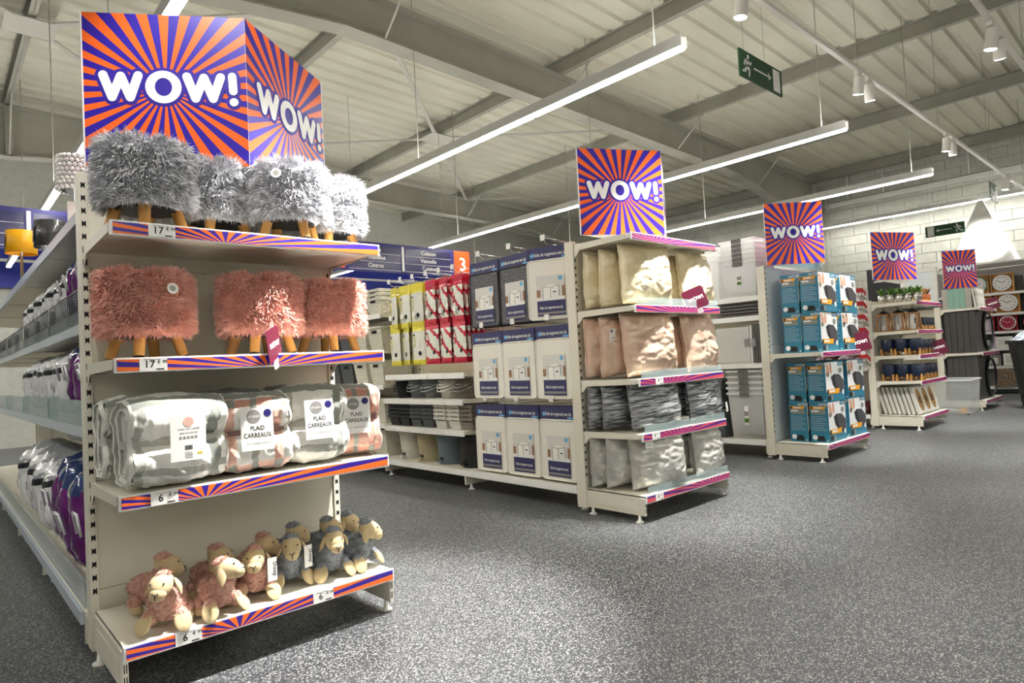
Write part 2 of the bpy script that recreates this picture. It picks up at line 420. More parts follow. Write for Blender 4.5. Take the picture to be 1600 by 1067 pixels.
o = B().box(XL-.2, XL, YF, YB, 0, 5.3).ob('wall_left', 'block'); tag(o, 'plain side wall of the shop', 'wall', kind='structure')
o = B().box(XL, XW, YF-.2, YF, 0, 5.3).ob('wall_front', 'block'); tag(o, 'plain front wall of the shop', 'wall', kind='structure')

# ------------------------------------------------------------------ lighting fixtures
def led_row(X, y0, y1, z, label, mod=1.4, rods=True):
    t = T('led_line_light', label, 'light', (X, y0, z), group='suspended LED line lights')
    L = y1-y0; h = B(); h.box(-.035, .035, 0, L, .012, .070).box(-.035, -.029, 0, L, .0701, .088).box(.029, .035, 0, L, .0701, .088); h.ob('housing', 'led_body', t)
    if rods: B().box(-.024, .024, .05, L-.05, .0705, .074).ob('uplight_strip', 'led_up', t)
    y = 0
    while y < L-.05:
        e_ = min(y+mod, L)
        B().box(-.026, .026, y+.012, e_-.012, 0, .0115).ob('diffuser', 'led', t); y = e_
    if rods:
        y = .22
        while y < L:
            B().tube([(0, y, .075), (0, y, ztop(X)+.2-z)], .005, 5).ob('hanging_rod', 'steel', t); y += 2.8
led_row(3.63, 2.19, 13.2, 3.0, 'suspended LED line light above the shelving with cushions on its end')
led_row(6.24, 2.15, 13.2, 3.0, 'suspended LED line light above the shelving with blue airbed boxes')
led_row(8.86, 2.14, 13.2, 3.0, 'suspended LED line light above the shelving with plant pots')
led_row(1.0, 2.2, 13.2, 3.0, 'suspended LED line light above the furry stools and signs')
led_row(-1.62, 2.2, 13.2, 3.0, 'suspended LED line light over the bedding aisle')
led_row(14.45, -5.0, 5.6, 3.57, 'thin LED line light running along the block wall', rods=False)
led_row(14.45, 6.1, 13.2, 3.57, 'added LED line light brightening the far stretch of block wall', rods=False)  # extra lamp, added because the far block wall stayed unlit
for i, X in enumerate((-4, -1.4, 1.2, 3.8, 6.4, 9.0, 11.6)):
    led_row(X, -5.6, -1.4, 3.0, 'LED line light across the main aisle, number %d from the block wall' % (7-i))

def track(Y, x0, x1, z, pairs, label):
    t = T('track_light', label, 'light', (x0, Y, z), group='spotlight tracks')
    B().box(0, x1-x0, -.018, .018, 0, .032).ob('track_rail', 'white_gloss', t)
    x = .4
    while x < x1-x0:
        B().tube([(x, 0, .032), (x, 0, ztop(x0+x)+.2-z)], .003, 5).ob('suspension_wire', 'steel', t); x += 2.4
    for (px, tgt, pw, cone) in pairs:
        p = Vector((px-x0, 0, -.03)); d = (Vector(tgt)-Vector((px, Y, z-.1))).normalized()
        q = d.to_track_quat('-Z', 'Y'); c = p+Vector((0, 0, -.09))
        s = B().cyl(c-d*.075, c+d*.075, .043, n=16, caps=True)
        so = s.ob('spotlight', 'white_gloss', t)
        B().box(p.x-.05, p.x+.05, -.018, .018, -.03, 0).tube([p+Vector((0, 0, 0)), c], .011, 6).ob('adapter', 'white_gloss', so)
        B().cyl(c+d*.0755, c+d*.078, .037, n=16).ob('lens', 'spot_face', so)
        if pw:
            l = bpy.data.lights.new('spot_beam', 'SPOT'); l.energy = SPOT_POWER*pw; l.color = (1, .975, .93); l.spot_size = radians(cone); l.spot_blend = .7; l.shadow_soft_size = .035
            lo = bpy.data.objects.new('spot_beam', l); COL.objects.link(lo); lo.parent = so; lo.location = c+d*.09; lo.rotation_euler = q.to_euler()
track(1.95, -4.0, 14.3, 3.4, SPOT_AIMS, 'white spotlight track running along the main aisle')
track(1.0, 2.0, 13.0, 3.4, [(5.95, (6.2, 1.6, 0), .8, 60), (6.2, (8, 1.4, 0), .8, 60), (2.6, (2.2, 1.5, 0), 1.1, 60), (9.5, (10, 1.2, 0), .8, 60)], 'second white spotlight track parallel to the first')

# ------------------------------------------------------------------ hanging signs
def running_man(b, ox, oz, s, y, m, fl=1):
    def cap(x0, z0, x1, z1, r):
        a, c = Vector((ox+fl*x0*s, y, oz+z0*s)), Vector((ox+fl*x1*s, y, oz+z1*s)); d = (c-a).normalized(); nrm = Vector((-d.z, 0, d.x))*r*s
        k = 6; pts = [a+nrm*cos(pi*i/k)-d*r*s*sin(pi*i/k) for i in range(k+1)] + [c-nrm*cos(pi*i/k)+d*r*s*sin(pi*i/k) for i in range(k+1)]
        b.add(pts, [tuple(range(len(pts)))], m)
    b.add([(ox+fl*.12*s+.09*s*cos(2*pi*i/12), y, oz+.86*s+.09*s*sin(2*pi*i/12)) for i in range(12)], [tuple(range(12))], m)
    cap(.05, .70, -.05, .42, .09); cap(.05, .70, .25, .55, .05); cap(.25, .55, .36, .64, .045); cap(0, .68, -.2, .62, .05); cap(-.2, .62, -.26, .45, .045)
    cap(-.05, .42, .18, .3, .07); cap(.18, .3, .14, .05, .055); cap(-.05, .42, -.16, .2, .07); cap(-.16, .2, -.38, .14, .055)
def exit_sign(loc, rz, label, W=.56, Hh=.18, fl=1, ztopw=4.9, back=False):
    t = T('exit_sign', label, 'sign', loc, rz)
    B().box(-W/2, W/2, -.006, .006, 0, Hh).ob('sign_board', 'green', t)
    f = B(); y = -.0075
    f.box(fl*W*.36-W*.085, fl*W*.36+W*.085, y, -.0062, Hh*.08, Hh*.92)
    x0, x1 = -fl*W*.18, fl*W*.2
    f.box(min(x0, x1), max(x0, x1), y, -.0062, Hh*.48, Hh*.54)
    f.add([(x1-fl*.03, y, Hh*.66), (x1+fl*.02, y, Hh*.51), (x1-fl*.03, y, Hh*.36)], [(0, 1, 2)])
    running_man(f, -fl*W*.34, Hh*.1, Hh*.85, y, 0, fl)
    f.ob('pictogram', 'white', t)
    for x in (-W*.38, W*.1): B().tube([(x, 0, Hh), (x, 0, ztopw-loc[2])], .002, 4).ob('chain', 'steel', t)
exit_sign((4.49, 2.1, 2.935), 0, 'green exit sign with running figure and arrow toward its door panel, hung above the aisle', W=.64, Hh=.195, ztopw=5.1)
exit_sign((13.95, 3.25, 2.97), -pi/2, 'green exit sign hung before the block wall, arrow pointing away from the tent', W=.62, Hh=.2, fl=-1, ztopw=4.8)
exit_sign((13.2, 2.35, 3.3), 0, 'small edge-on exit sign hung over the white tent tip', W=.5, Hh=.3, ztopw=4.8)

def aisle_sign(loc, label, cols, ends, W=2.55, Hh=.42):
    t = T('aisle_sign', label, 'sign', loc)
    B().box(0, W, -.02, .02, 0, Hh).ob('sign_board', 'navy', t)
    n = len(cols); x0, x1 = (.36, W-.36); cw = (x1-x0)/n
    for i, words in enumerate(cols):
        a = x0+i*cw+.04; c_ = x0+(i+1)*cw-.04
        p = B()
        for k, wd in enumerate(words):
            z = Hh-.04-(k+1)*.115
            p.box(a, c_, -.024, -.0205, z, z+.105, 0); p.box(a, c_, -.026, -.0205, z-.006, z-.001, 1)
            p.text(wd, ((a+c_)/2, -.0255, z+.03), (1, 0, 0), (0, 0, 1), .085, 1)
        p.ob('word_panel', ['navy_panel', 'white'], t)
        if i: B().box(x0+i*cw-.018, x0+i*cw+.018, -.03, -.0205, .03, Hh-.03).ob('divider', 'white', t)
    for k, num in enumerate(ends):
        xx = .02 if k == 0 else W-.33
        e_ = B().box(xx, xx+.31, -.026, -.0205, .03, Hh-.01, 0).text(num, (xx+.155, -.028, .1), (1, 0, 0), (0, 0, 1), .3, 1)
        e_.ob('number_panel', ['orange', 'white'], t)
    for x in (.5, W-.5): B().tube([(x, 0, Hh), (x, 0, 4.9-loc[2])], .003, 4).ob('suspension_wire', 'steel', t)
aisle_sign((3.92, 8.0, 2.42), 'navy aisle sign listing Cuisson Vaisselle Cuisine with orange number 3', [['Linge', 'Poubelles', 'Cintres'], ['Cuisson', 'Vaisselle', 'Cuisine']], ['3', '3'])
aisle_sign((-.50, 8.0, 2.42), 'navy aisle sign over the bedding aisle, partly hidden by the duvet shelving', [['Linge de lit', 'Couvre-lit', 'Oreillers'], ['Lampes', 'Abat-jour', 'Ampoules']], ['1', '1'])
# ------------------------------------------------------------------ shelving system
SLOT = B()
for sx in (-1, 1): SLOT.add([(0, 0, -.005), (sx*.007, 0, -.013), (sx*.007, 0, .013), (0, 0, .007)], [(0, 1, 2, 3) if sx > 0 else (3, 2, 1, 0)])
SLOT = SLOT.mesh('slot', ['dark'])
SHM = {}
def shelf(parent, W, D, loc, rz=0, strip=None, burst=.45, tags=(), br=True, rail='rail_white', th=.03, name='shelf'):
    """origin: back left at shelf top; goes to +x and -y"""
    s = B().box(0, W, -D, 0, -th, 0)
    o = s.ob(name, 'cream', parent, loc, rz, bevel=.003)
    B().box(-.004, W+.004, -D-.014, -D-.0005, -.046, .004).ob('front_rail', rail, o, bevel=.002)
    if br:
        for x in (-.0045, W+.0015):
            B().prism([(0, .0), (0, -.085), (-.02, -.075), (-.05, -th-.012), (-D+.02, -th-.002), (-D+.02, 0)], 'x', x, x+.003).ob('bracket', 'cream', o)
    if strip:
        bx = W*burst
        B().box(.004-bx, W-.004-bx, -.0022, 0, -.019, .019).ob('price_strip', strip, o, loc=(bx, -D-.0145, -.021))
    for (x, st) in tags:
        g = B().box(-.042, .042, -.0015, 0, -.022, .021, 0)
        a, c = st.split(',') if ',' in st else (st, '')
        g.text(a, (-.012, -.002, -.010), (1, 0, 0), (0, 0, 1), .034, 1).text('€ '+c, (.012, -.002, .003), (1, 0, 0), (0, 0, 1), .016, 1, 'l')
        g.box(-.03, .02, -.002, -.0016, .0165, .0175, 1).box(.008, .032, -.002, -.0016, -.018, -.014, 1)
        g.ob('price_tag', ['paper', 'ink'], o, loc=(x, -D-.0175, -.021))
    return o
def small_tags(o, W, D, xs):
    for x in xs: B().box(x-.03, x+.03, -D-.018, -D-.0145, -.045, 0).ob('price_tag', 'paper', o)
def end_cap(x0, yp, shelves, label, strip, base_z=.185, ztp=1.86, panel='cream', D=.47, tags={}, bursts={}, W=1.0):
    t = T('end_cap_shelving', label, 'shelving', (x0, yp, 0))
    for x in (0, W):
        p = B().box(x-.015, x+.015, 0, .08, .035, ztp)
        po = p.ob('post', 'cream', t, bevel=.003)
        z = .258
        while z < ztp-.02:
            mkob('slot', SLOT, po, (x, -.0006, z)); z += .05
    zs = [.15, .258, .668, 1.078, 1.488, ztp-.005]
    for a, c in zip(zs, zs[1:]): B().box(.016, W-.016, .012, .03, a+.0015, c-.0015).ob('back_panel', panel, t)
    B().box(0, W, -D, .0, base_z-.012, base_z-.001).ob('base_deck', 'cream', t, bevel=.002)
    st = shelf(t, W, D, (0, 0, base_z), 0, strip, bursts.get(0, .4), tags.get(0, ()), br=False, th=.012, name='base_shelf')
    for x, sx in ((-.006, 1), (W-.012, -1)):
        q = B().box(x, x+.018, -D, -.001, .045, base_z-.013)
        xo = x-.003 if sx > 0 else x+.018
        q.box(xo, xo+.003, -D+.04, -.06, .07, base_z-.045)
        bo = q.ob('base_side', 'cream', t, bevel=.003)
        s = B()
        for z in (.075, .115):
            for dx in (.004, .011): s.box(x+dx, x+dx+.003, -D-.0008, -D, z-.014, z+.014)
        tag(s.ob('slot_row', 'dark', bo), kind='stuff')
        for y in (-D+.05, -.04):
            B().lathe([(0, .0), (.026, .0), (.026, .006), (.012, .012), (.008, .045), (0, .045)], 14, (x+.009, y, 0)).ob('foot', 'white_gloss', t)
    for i, z in enumerate(shelves, 1):
        shelf(t, W, D, (0, 0, z), 0, strip, bursts.get(i, .4), tags.get(i, ()))
    return t
# sign prism on top of a cap
CAPN = [0]
def capsule(b, x0, z0, x1, z1, r, y, m, k=7):
    CAPN[0] += 1; y -= (CAPN[0] % 10)*.00008
    a, c = Vector((x0, y, z0)), Vector((x1, y, z1)); d = (c-a).normalized(); nr = Vector((-d.z, 0, d.x))*r
    pts = [a+nr*cos(pi*i/k)-d*r*sin(pi*i/k) for i in range(k+1)] + [c-nr*cos(pi*i/k)+d*r*sin(pi*i/k) for i in range(k+1)]
    b.add(pts, [tuple(range(len(pts)))], m)
def wow(b, cx, cz, h, y, m, ex=0.0, full=1.0):
    """the word WOW! in fat rounded strokes, total width about 4.1 h"""
    r = h*.14+ex; H = h/2-h*.14
    def Wl(x):
        for a, za, c, zc in ((-.52, 1, -.27, -1), (-.27, -1, 0, .92), (0, .92, .27, -1), (.27, -1, .52, 1)): capsule(b, x+a*h, cz+za*H, x+c*h, cz+zc*H, r, y, m)
    Wl(cx-1.33*h*full); Wl(cx+1.18*h*full)
    n = 28; ox = cx-.06*h*full; R1, R2 = h*.55+ex, max(h*.26-ex, .0001)
    vs = [(ox+R1*cos(2*pi*i/n), y, cz+R1*.98*sin(2*pi*i/n)) for i in range(n)] + [(ox+R2*cos(2*pi*i/n), y, cz+R2*1.15*sin(2*pi*i/n)) for i in range(n)]
    b.add(vs, [(i, (i+1) % n, (i+1) % n+n, i+n) for i in range(n)], m)
    if ex: b.add(vs[n:], [tuple(range(n))], m)
    ex_ = cx+2.06*h*full
    capsule(b, ex_, cz+H*1.1, ex_+.02*h, cz-.1*h, r*.95, y, m); capsule(b, ex_+.03*h, cz-.46*h, ex_+.031*h, cz-.46*h, r, y, m)
def sign_prism(Lp, Fp, Rp, z0, h, label):
    Lp, Fp, Rp = (Vector((*p, z0)) for p in (Lp, Fp, Rp))
    t = T('promotion_sign', label, 'sign', (Lp+Fp+Rp)/3)
    org = t.location.copy(); org = (Lp+Fp+Rp)/3
    for k, (a, c) in enumerate(((Lp, Fp), (Fp, Rp), (Rp, Lp))):
        w_ = (c-a).length; ang = math.atan2((c-a).y, (c-a).x); mid = (a+c)/2-org
        pn = B().box(-w_/2+.001, w_/2-.001, 0, .005, -h/2, h/2, 1)
        pn.quad((-w_/2+.001, -.0005, -h/2), (w_/2-.001, -.0005, -h/2), (w_/2-.001, -.0005, h/2), (-w_/2+.001, -.0005, h/2), 0)
        po = pn.ob('sign_panel', ['burst', 'white'], t, loc=(mid.x, mid.y, h/2), rz=ang)
        if k < 2:
            g = B(); wow(g, 0, .02*h, w_*.2, -.0015, 0, ex=w_*.022); wow(g, 0, .02*h, w_*.2, -.0035, 1)
            g.ob('lettering', ['purple', 'wow_white'], po)
    return t
def shelf_flag(loc, rz, label, s=.075, tilt=0, mats=('burst_tag', 'wow_white', 'magenta_dk')):
    t = T('promotion_flag', label, 'sign', loc, rot=(0, tilt, rz), group='small WOW shelf flags')
    n = 5; pts = []
    for cx, cz, a0 in ((1, 1, 0), (-1, 1, 90), (-1, -1, 180), (1, -1, 270)):
        pts += [(cx*(s-.018)+.018*cos(radians(a0+90*i/n)), cz*(s-.018)+.018*sin(radians(a0+90*i/n))) for i in range(n+1)]
    pts = [(x, z) for x, z in pts]
    bd = B().prism(pts, 'y', -.0012, .0012, 2)
    bd.add([(x, -.0016, z) for x, z in pts], [tuple(range(len(pts)))], 0)
    po = bd.ob('flag_board', [mats[0], mats[1], mats[2]], t, loc=(0, 0, s+.012))
    g = B(); wow(g, 0, 0, s*.34, -.0024, 0); g.ob('lettering', [mats[1]], po)
    B().box(-.02, .02, -.003, .003, -.02, .016).ob('clip', 'clear_plastic', t)
    return t

Z1 = 1.88
capA = end_cap(.452, 2.90, [.668, 1.118, 1.575], 'cream end shelving nearest the duvets, with plush sheep, blankets and furry stools', 'burst_strip',
               tags={0: [(.19, '6,99'), (.68, '6,99')], 1: [(.13, '6,99')], 2: [(.11, '17,99')], 3: [(.15, '17,99')]}, bursts={0: .36, 1: .26, 2: .5, 3: .36})
capB = end_cap(3.265, 2.90, [.549, .893, 1.358, 1.815], 'cream end shelving stacked with metallic cushions', 'burst_strip_glare', base_z=.167, ztp=1.84,
               tags={0: [(.13, '9,')], 1: [(.13, '9,')], 2: [(.2, '9,')]}, bursts={0: .75, 1: .35, 2: .3, 3: .5, 4: .25})
capC = end_cap(5.885, 2.84, [.987], 'cream end shelving with blue airbed boxes on two levels', 'burst_strip_glare', base_z=.16, ztp=1.83, panel='panel_pale', bursts={0: .4, 1: .5})
capD = end_cap(8.52, 2.80, [.575, .88, 1.17, 1.51], 'cream end shelving with potted plants, lanterns and navy pots', 'burst_strip_glare', base_z=.165, ztp=1.56)
capE = end_cap(11.12, 2.72, [.83, 1.48], 'cream end shelving with tall grey canvases and striped pictures', 'burst_strip_glare', base_z=.145, ztp=1.52)
sign_prism((.456, 2.89), (.968, 2.565), (1.475, 2.93), 1.88, .605, 'folded WOW sign above the furry stools')
sign_prism((3.22, 2.80), (3.77, 2.51), (4.27, 2.83), 1.862, .585, 'folded WOW sign standing above the cushions')
sign_prism((5.89, 2.82), (6.29, 2.44), (6.82, 2.72), 1.83, .585, 'folded WOW sign above the blue airbed boxes')
sign_prism((8.42, 2.73), (9.02, 2.43), (9.45, 2.75), 1.80, .58, 'folded WOW sign above the row of potted plants')
sign_prism((11.33, 2.71), (11.60, 2.34), (12.0, 2.62), 1.80, .57, 'folded WOW sign above the striped canvases')

# gondola rows behind the caps: faces -x
def gondola(xf, xs, y0, bays, label, decks, bay=1.25, zt=1.84, rail='rail_white', base_z=.165, panel='cream', strip=None):
    """decks: for each bay list of (z, depth) shelves on the left side"""
    t = T('gondola_shelving', label, 'shelving', (xs, y0, 0))
    D = xs-xf-.04
    for i in range(bays+1):
        y = i*bay
        po = B().box(-.04, .04, y-.015, y+.015, .035, zt).ob('post', 'cream', t, bevel=.003)
        s = B()
        z = .26
        while z < zt-.02:
            s.add([(-.0406, y-.007, z-.013), (-.0406, y+.007, z-.013), (-.0406, y+.007, z+.013), (-.0406, y-.007, z+.013)], [(0, 3, 2, 1)]); z += .05
        tag(s.ob('slot_row', 'dark', po), kind='stuff')
        for dx in (-D-.0, ):
            B().box(-.04+dx, -.041, y-.009, y+.009, .045, base_z-.0135).ob('base_side', 'cream', t)
            B().box(.041, .04+D, y-.009, y+.009, .045, base_z-.0135).ob('base_side', 'cream', t)
            B().lathe([(0, 0), (.026, 0), (.026, .006), (.012, .012), (.008, .045), (0, .045)], 12, (-D+.02, y, 0)).ob('foot', 'white_gloss', t)
            B().lathe([(0, 0), (.026, 0), (.026, .006), (.012, .012), (.008, .045), (0, .045)], 12, (D-.02, y, 0)).ob('foot', 'white_gloss', t)
    for i in range(bays):
        ya, yb_ = i*bay+.0155, (i+1)*bay-.0155
        for a, c in zip([.15, .26, .67, 1.08, 1.49], [.26, .67, 1.08, 1.49, zt-.005]):
            B().box(-.026, -.01, ya, yb_, a+.0015, c-.0015).ob('back_panel', panel, t)
        B().box(.01, .026, ya, yb_, .15, zt-.005).ob('back_panel', panel, t)
        shelf(t, bay-.004, D, (-.04, (i+1)*bay-.002, base_z), -pi/2, br=False, name='base_shelf', rail=rail, strip=strip)
        shelf(t, bay-.004, D, (.04, i*bay+.002, base_z), pi/2, br=False, name='base_shelf', rail=rail)
        for (z, dep) in decks[i]:
            so = shelf(t, bay-.008, dep, (-.04, (i+1)*bay-.004, z), -pi/2, rail=rail)
            if rail == 'rail_white' and xf > 2: small_tags(so, bay, dep, [.15, .42, .68, .95])
    return t
# hooks
def hook(t, y, z, L=.36, x0=-.045):
    B().tube([(x0, y, z), (x0-L, y, z+.012), (x0-L-.012, y, z+.035)], .0035, 6).tube([(x0, y, z+.035), (x0-L-.004, y, z+.05)], .0028, 6).ob('hook', 'chrome', t)
    B().box(x0-L-.03, x0-L-.027, y-.022, y+.022, z+.03, z+.072).ob('price_tag', 'paper', t)
g1 = gondola(.43, .95, 2.99, 5, 'long cream shelving full of bagged duvets beside the aisle', [[(.86, .42), (1.31, .40), (1.76, .43)]]*5, rail='rail_blue')
g2 = gondola(3.27, 3.76, 2.99, 4, 'cream shelving with storage boxes, hanging packs, baskets and bins', [[], [(.97, .40), (.745, .43), (.485, .43)], [(1.58, .43), (1.22, .43), (.88, .43), (.50, .43)], [(1.58, .43), (1.22, .43), (.88, .43), (.50, .43)]])
g3 = gondola(5.89, 6.38, 2.93, 4, 'cream shelving with clear plastic storage boxes', [[(.905, .43), (1.365, .43), (1.557, .43)]]*4)
g4 = gondola(8.52, 9.02, 2.89, 3, 'cream shelving with hardware packs behind the plant pots', [[(.75, .4), (1.15, .4), (1.5, .4)]]*3, zt=1.56)
g5 = gondola(11.12, 11.62, 2.81, 3, 'cream shelving behind the tall grey canvases', [[(.8, .4), (1.3, .4)]]*3, zt=1.52)
# ------------------------------------------------------------------ things on the first end cap
def fur_mesh(R, z0, z1, n, L, mats, seed):
    rnd = random.Random(seed); b = B()
    H = z1-z0; rr = .035
    prof = [(0.001, z0), (R-rr, z0), (R, z0+rr), (R*1.02, (z0+z1)/2), (R, z1-rr), (R-rr, z1-.004), (R*.5, z1+.006), (.001, z1+.008)]
    b.lathe(prof, 28, m=0)
    aS, aT = 2*pi*R*H, pi*R*R*.9
    for i in range(n):
        t = rnd.random()*2*pi
        if rnd.random() < aS/(aS+aT):
            z = z0+.006+rnd.random()*(H-.01); edge = min(1, (z1-z)/rr)
            p = Vector((R*cos(t), R*sin(t), z)); nr = Vector((cos(t), sin(t), .15 if edge >= 1 else .8))
        else:
            r = R*math.sqrt(rnd.random())*.98; p = Vector((r*cos(t), r*sin(t), z1-.002)); nr = Vector((.5*cos(t), .5*sin(t), 1))
        tuft = Vector((nz(p.x*22, p.y*22, p.z*22), nz(p.x*22+9, p.y*22, p.z*22), nz(p.x*22, p.y*22+9, p.z*22)))
        d = (nr.normalized()*.75+tuft*1.0+Vector((rnd.uniform(-.35, .35), rnd.uniform(-.35, .35), rnd.uniform(-.5, .1)))).normalized()
        l = L*rnd.uniform(.6, 1.15); a = d.cross(Vector((rnd.uniform(-1, 1), rnd.uniform(-1, 1), rnd.uniform(-1, 1)))).normalized()*.0019
        q = p+d*l*.55; d2 = (d+Vector((0, 0, -.55))).normalized(); e_ = q+d2*l*.45
        b.add([p-a, p+a, q+a*.9, q-a*.9, e_], [(0, 1, 2, 3), (3, 2, 4)], 1, True)
    for i in range(n//5):
        t = rnd.random()*2*pi; p = Vector((R*cos(t), R*sin(t), z0+rnd.random()*.03)); d = Vector((cos(t)*.5+rnd.uniform(-.3, .3), sin(t)*.5+rnd.uniform(-.3, .3), -1)).normalized()
        l = L*rnd.uniform(.5, .9); a = Vector((-sin(t), cos(t), 0))*.002
        b.add([p-a, p+a, p+d*l], [(0, 1, 2)], 1, True)
    return b.mesh('fur_cover', mats)
FG = fur_mesh(.145, .088, .312, 10000, .042, ['fur_core_grey', 'fur_grey'], 3)
FP = fur_mesh(.145, .088, .310, 10000, .036, ['fur_core_pink', 'fur_pink'], 4)
lg = B().cyl((0, 0, .12), (.036, 0, .002), .021, .0185, 14, 0).cyl((.0365, 0, .002), (.037, 0, 0), .019, n=14, m=1)
LEGM = lg.mesh('leg', ['wood', 'black'])
def stool(loc, rz, me, label, group, tagang=None):
    t = T('fur_stool', label, 'stool', loc, rz, group)
    mkob('fur_cover', me, t)
    for k in range(4):
        a = pi/4+k*pi/2
        mkob('leg', LEGM, t, (.085*cos(a), .085*sin(a), .007), a)
    B().cyl((0, 0, .080), (0, 0, .0875), .10, n=24).ob('seat_base', 'black', t)
    if tagang is not None:
        c = Vector((.198*cos(tagang), .198*sin(tagang), .245)); d = Vector((cos(tagang), sin(tagang), .15)).normalized()
        B().cyl(c, c+d*.001,   .02, n=18).cyl(c+d*.0011, c+d*.0013, .011, n=12, m=1).ob('hang_tag', ['paper', 'fleece_grey'], t)
    return t
ZS = 1.5765
stool((.600, 2.60, ZS), .5, FG, 'grey shaggy stool nearest the duvet shelving under the sign', 'grey fur stools')
stool((.885, 2.715, ZS), .2, FG, 'grey shaggy stool set back between two others under the sign', 'grey fur stools')
stool((1.125, 2.57, ZS), .9, FG, 'grey shaggy stool below the right face of the sign', 'grey fur stools', -2.2-.9)
stool((1.365, 2.70, ZS), .3, FG, 'grey shaggy stool at the open end of the shelf', 'grey fur stools', -1.9-.3)
ZS = 1.1195
stool((.600, 2.66, ZS), .35, FP, 'pink shaggy stool standing alone near the duvets', 'pink fur stools', -1.35-.35)
stool((1.01, 2.625, ZS), .2, FP, 'pink shaggy stool behind the small WOW flag', 'pink fur stools')
stool((1.345, 2.70, ZS), .5, FP, 'pink shaggy stool at the open end of its shelf', 'pink fur stools')
shelf_flag((.98, 2.405, 1.085), .8, 'small WOW flag clipped before the pink stools', .062, -.3)

# ---- sheep
def wool_ell(b, c, r, M, seed, fuzz, m, nu=22, nv=14):
    rnd = random.Random(seed)
    def f(q, d): return q+d.normalized()*(.004*nz(q.x*70, q.y*70, q.z*70+seed))
    b.ell(c, r, nu, nv, m, M, f)
    for i in range(fuzz):
        t, s = rnd.random()*2*pi, rnd.uniform(-1, 1); p = math.sqrt(1-s*s)
        d = Vector((cos(t)*p*r[0], sin(t)*p*r[1], s*r[2]))
        if M is not None: d = M @ d
        q = Vector(c)+d; nr = d.normalized(); e_ = (nr+Vector((rnd.uniform(-1, 1), rnd.uniform(-1, 1), rnd.uniform(-1, 1)))*.9).normalized()
        a = e_.cross(Vector((rnd.uniform(-1, 1), rnd.uniform(-1, 1), rnd.uniform(-1, 1)))).normalized()*.0016
        b.add([q-a, q+a, q+e_*.009], [(0, 1, 2)], m, True)
def sheep_meshes(wool):
    out = {}
    b = B(); wool_ell(b, (0, .012, .075), (.056, .068, .05), Matrix.Rotation(radians(22), 3, 'X'), 1, 900, 0)
    wool_ell(b, (0, -.03, .105), (.042, .042, .045), None, 2, 400, 0, 16, 10); b.ell((0, .085, .085), (.014, .014, .014), 8, 6)
    out['body'] = b.mesh('body', [wool])
    b = B()
    def hf(q, d):
        k = (q.y)/.05
        return q
    b.ell((0, -.012, 0), (.037, .05, .036), 18, 12, 0, Matrix.Rotation(radians(28), 3, 'X'))
    b.ell((0, -.043, -.021), (.027, .024, .024), 14, 10, 0)
    out['head'] = b.mesh('head', ['felt'])
    b = B()
    # stitched nose, mouth and eyes
    b.tube([(-.010, -.0645, -.0125), (0, -.0675, -.0185), (.010, -.0645, -.0125)], .0016, 5).tube([(0, -.0675, -.0185), (0, -.0668, -.034)], .0016, 5)
    out['stitching'] = b.mesh('stitching', ['ink'])
    out['eye'] = B().ell((0, 0, 0), (.003, .003, .003), 8, 6).mesh('eye', ['ink'])
    b = B(); wool_ell(b, (0, .004, .032), (.026, .026, .016), None, 5, 260, 0, 14, 8); out['wool_cap'] = b.mesh('wool_cap', [wool])
    b = B(); b.grid(lambda u, v: (.006*sin(pi*u)*cos(2*pi*v)+.004*sin(pi*u), .016*sin(pi*u)**.7*sin(2*pi*v), -.064*u), 10, 10, cv=True); out['ear'] = b.mesh('ear', ['felt'])
    b = B(); wool_ell(b, (0, -.008, .045), (.022, .024, .026), None, 6, 140, 1, 12, 8)
    b.grid(lambda u, v: Vector((0, -.02-.03*u, .045-.026*u))+Vector(((.021+.007*sin(pi*u))*cos(2*pi*v), (.010)*sin(2*pi*v)*.9, (.021+.004*sin(pi*u))*sin(2*pi*v)))*(1 if u < .8 else math.sqrt(max(0, 1-((u-.8)/.2)**2))), 12, 12, cv=True)
    out['leg'] = b.mesh('leg', ['felt', wool])
    b = B(); wool_ell(b, (0, -.004, .046), (.022, .03, .024), None, 7, 100, 1, 12, 8); b.ell((0, -.012, .022), (.02, .028, .021), 12, 8); out['hind'] = b.mesh('leg', ['felt', wool])
    return out
SHP, SHG = sheep_meshes('wool_pink'), sheep_meshes('wool_grey')
def sheep(loc, rz, S, label, group, turn=0, nod=0, card=False, sc=1.03):
    t = T('plush_sheep', label, 'plush toy', loc, rz, group); t.scale = (sc,)*3
    mkob('body', S['body'], t)
    h = mkob('head', S['head'], t, (0, -.052, .158), rot=(nod, 0, turn))
    mkob('stitching', S['stitching'], h); mkob('wool_cap', S['wool_cap'], h)
    for s in (-1, 1): mkob('eye', S['eye'], h, (s*.021, -.046, .012))
    for s in (-1, 1): mkob('ear', S['ear'], h, (s*.036, .0, .018), rot=(0, -s*.35, 0))
    for s in (-1, 1):
        mkob('leg', S['leg'], t, (s*.045, -.03, .0), s*.45); mkob('leg', S['hind'], t, (s*.05, .035, 0), s*.35)
    if card:
        B().box(-.017, .017, -.0008, .0008, -.085, 0).text('Sheep', (.003, -.001, -.042), (0, 0, -1), (1, 0, 0), .022, 1).ob('hang_card', ['paper', 'ink'], t, (.058, -.075, .155), .3)
GP, GG = 'pink plush sheep', 'grey plush sheep'
zb = .187
sheep((.605, 2.51, zb), -.5, SHP, 'pink plush sheep facing out near the first price tag', GP, -.1)
sheep((.605, 2.73, zb), .75, SHP, 'pink plush sheep turned sideways against the back panel by the duvet side', GP, .5)
sheep((.765, 2.50, zb), .2, SHP, 'pink plush sheep with head turned up beside the first one', GP, .75, -.3)
sheep((.800, 2.70, zb), .3, SHP, 'pink plush sheep standing behind the one with upturned head', GP, .6)
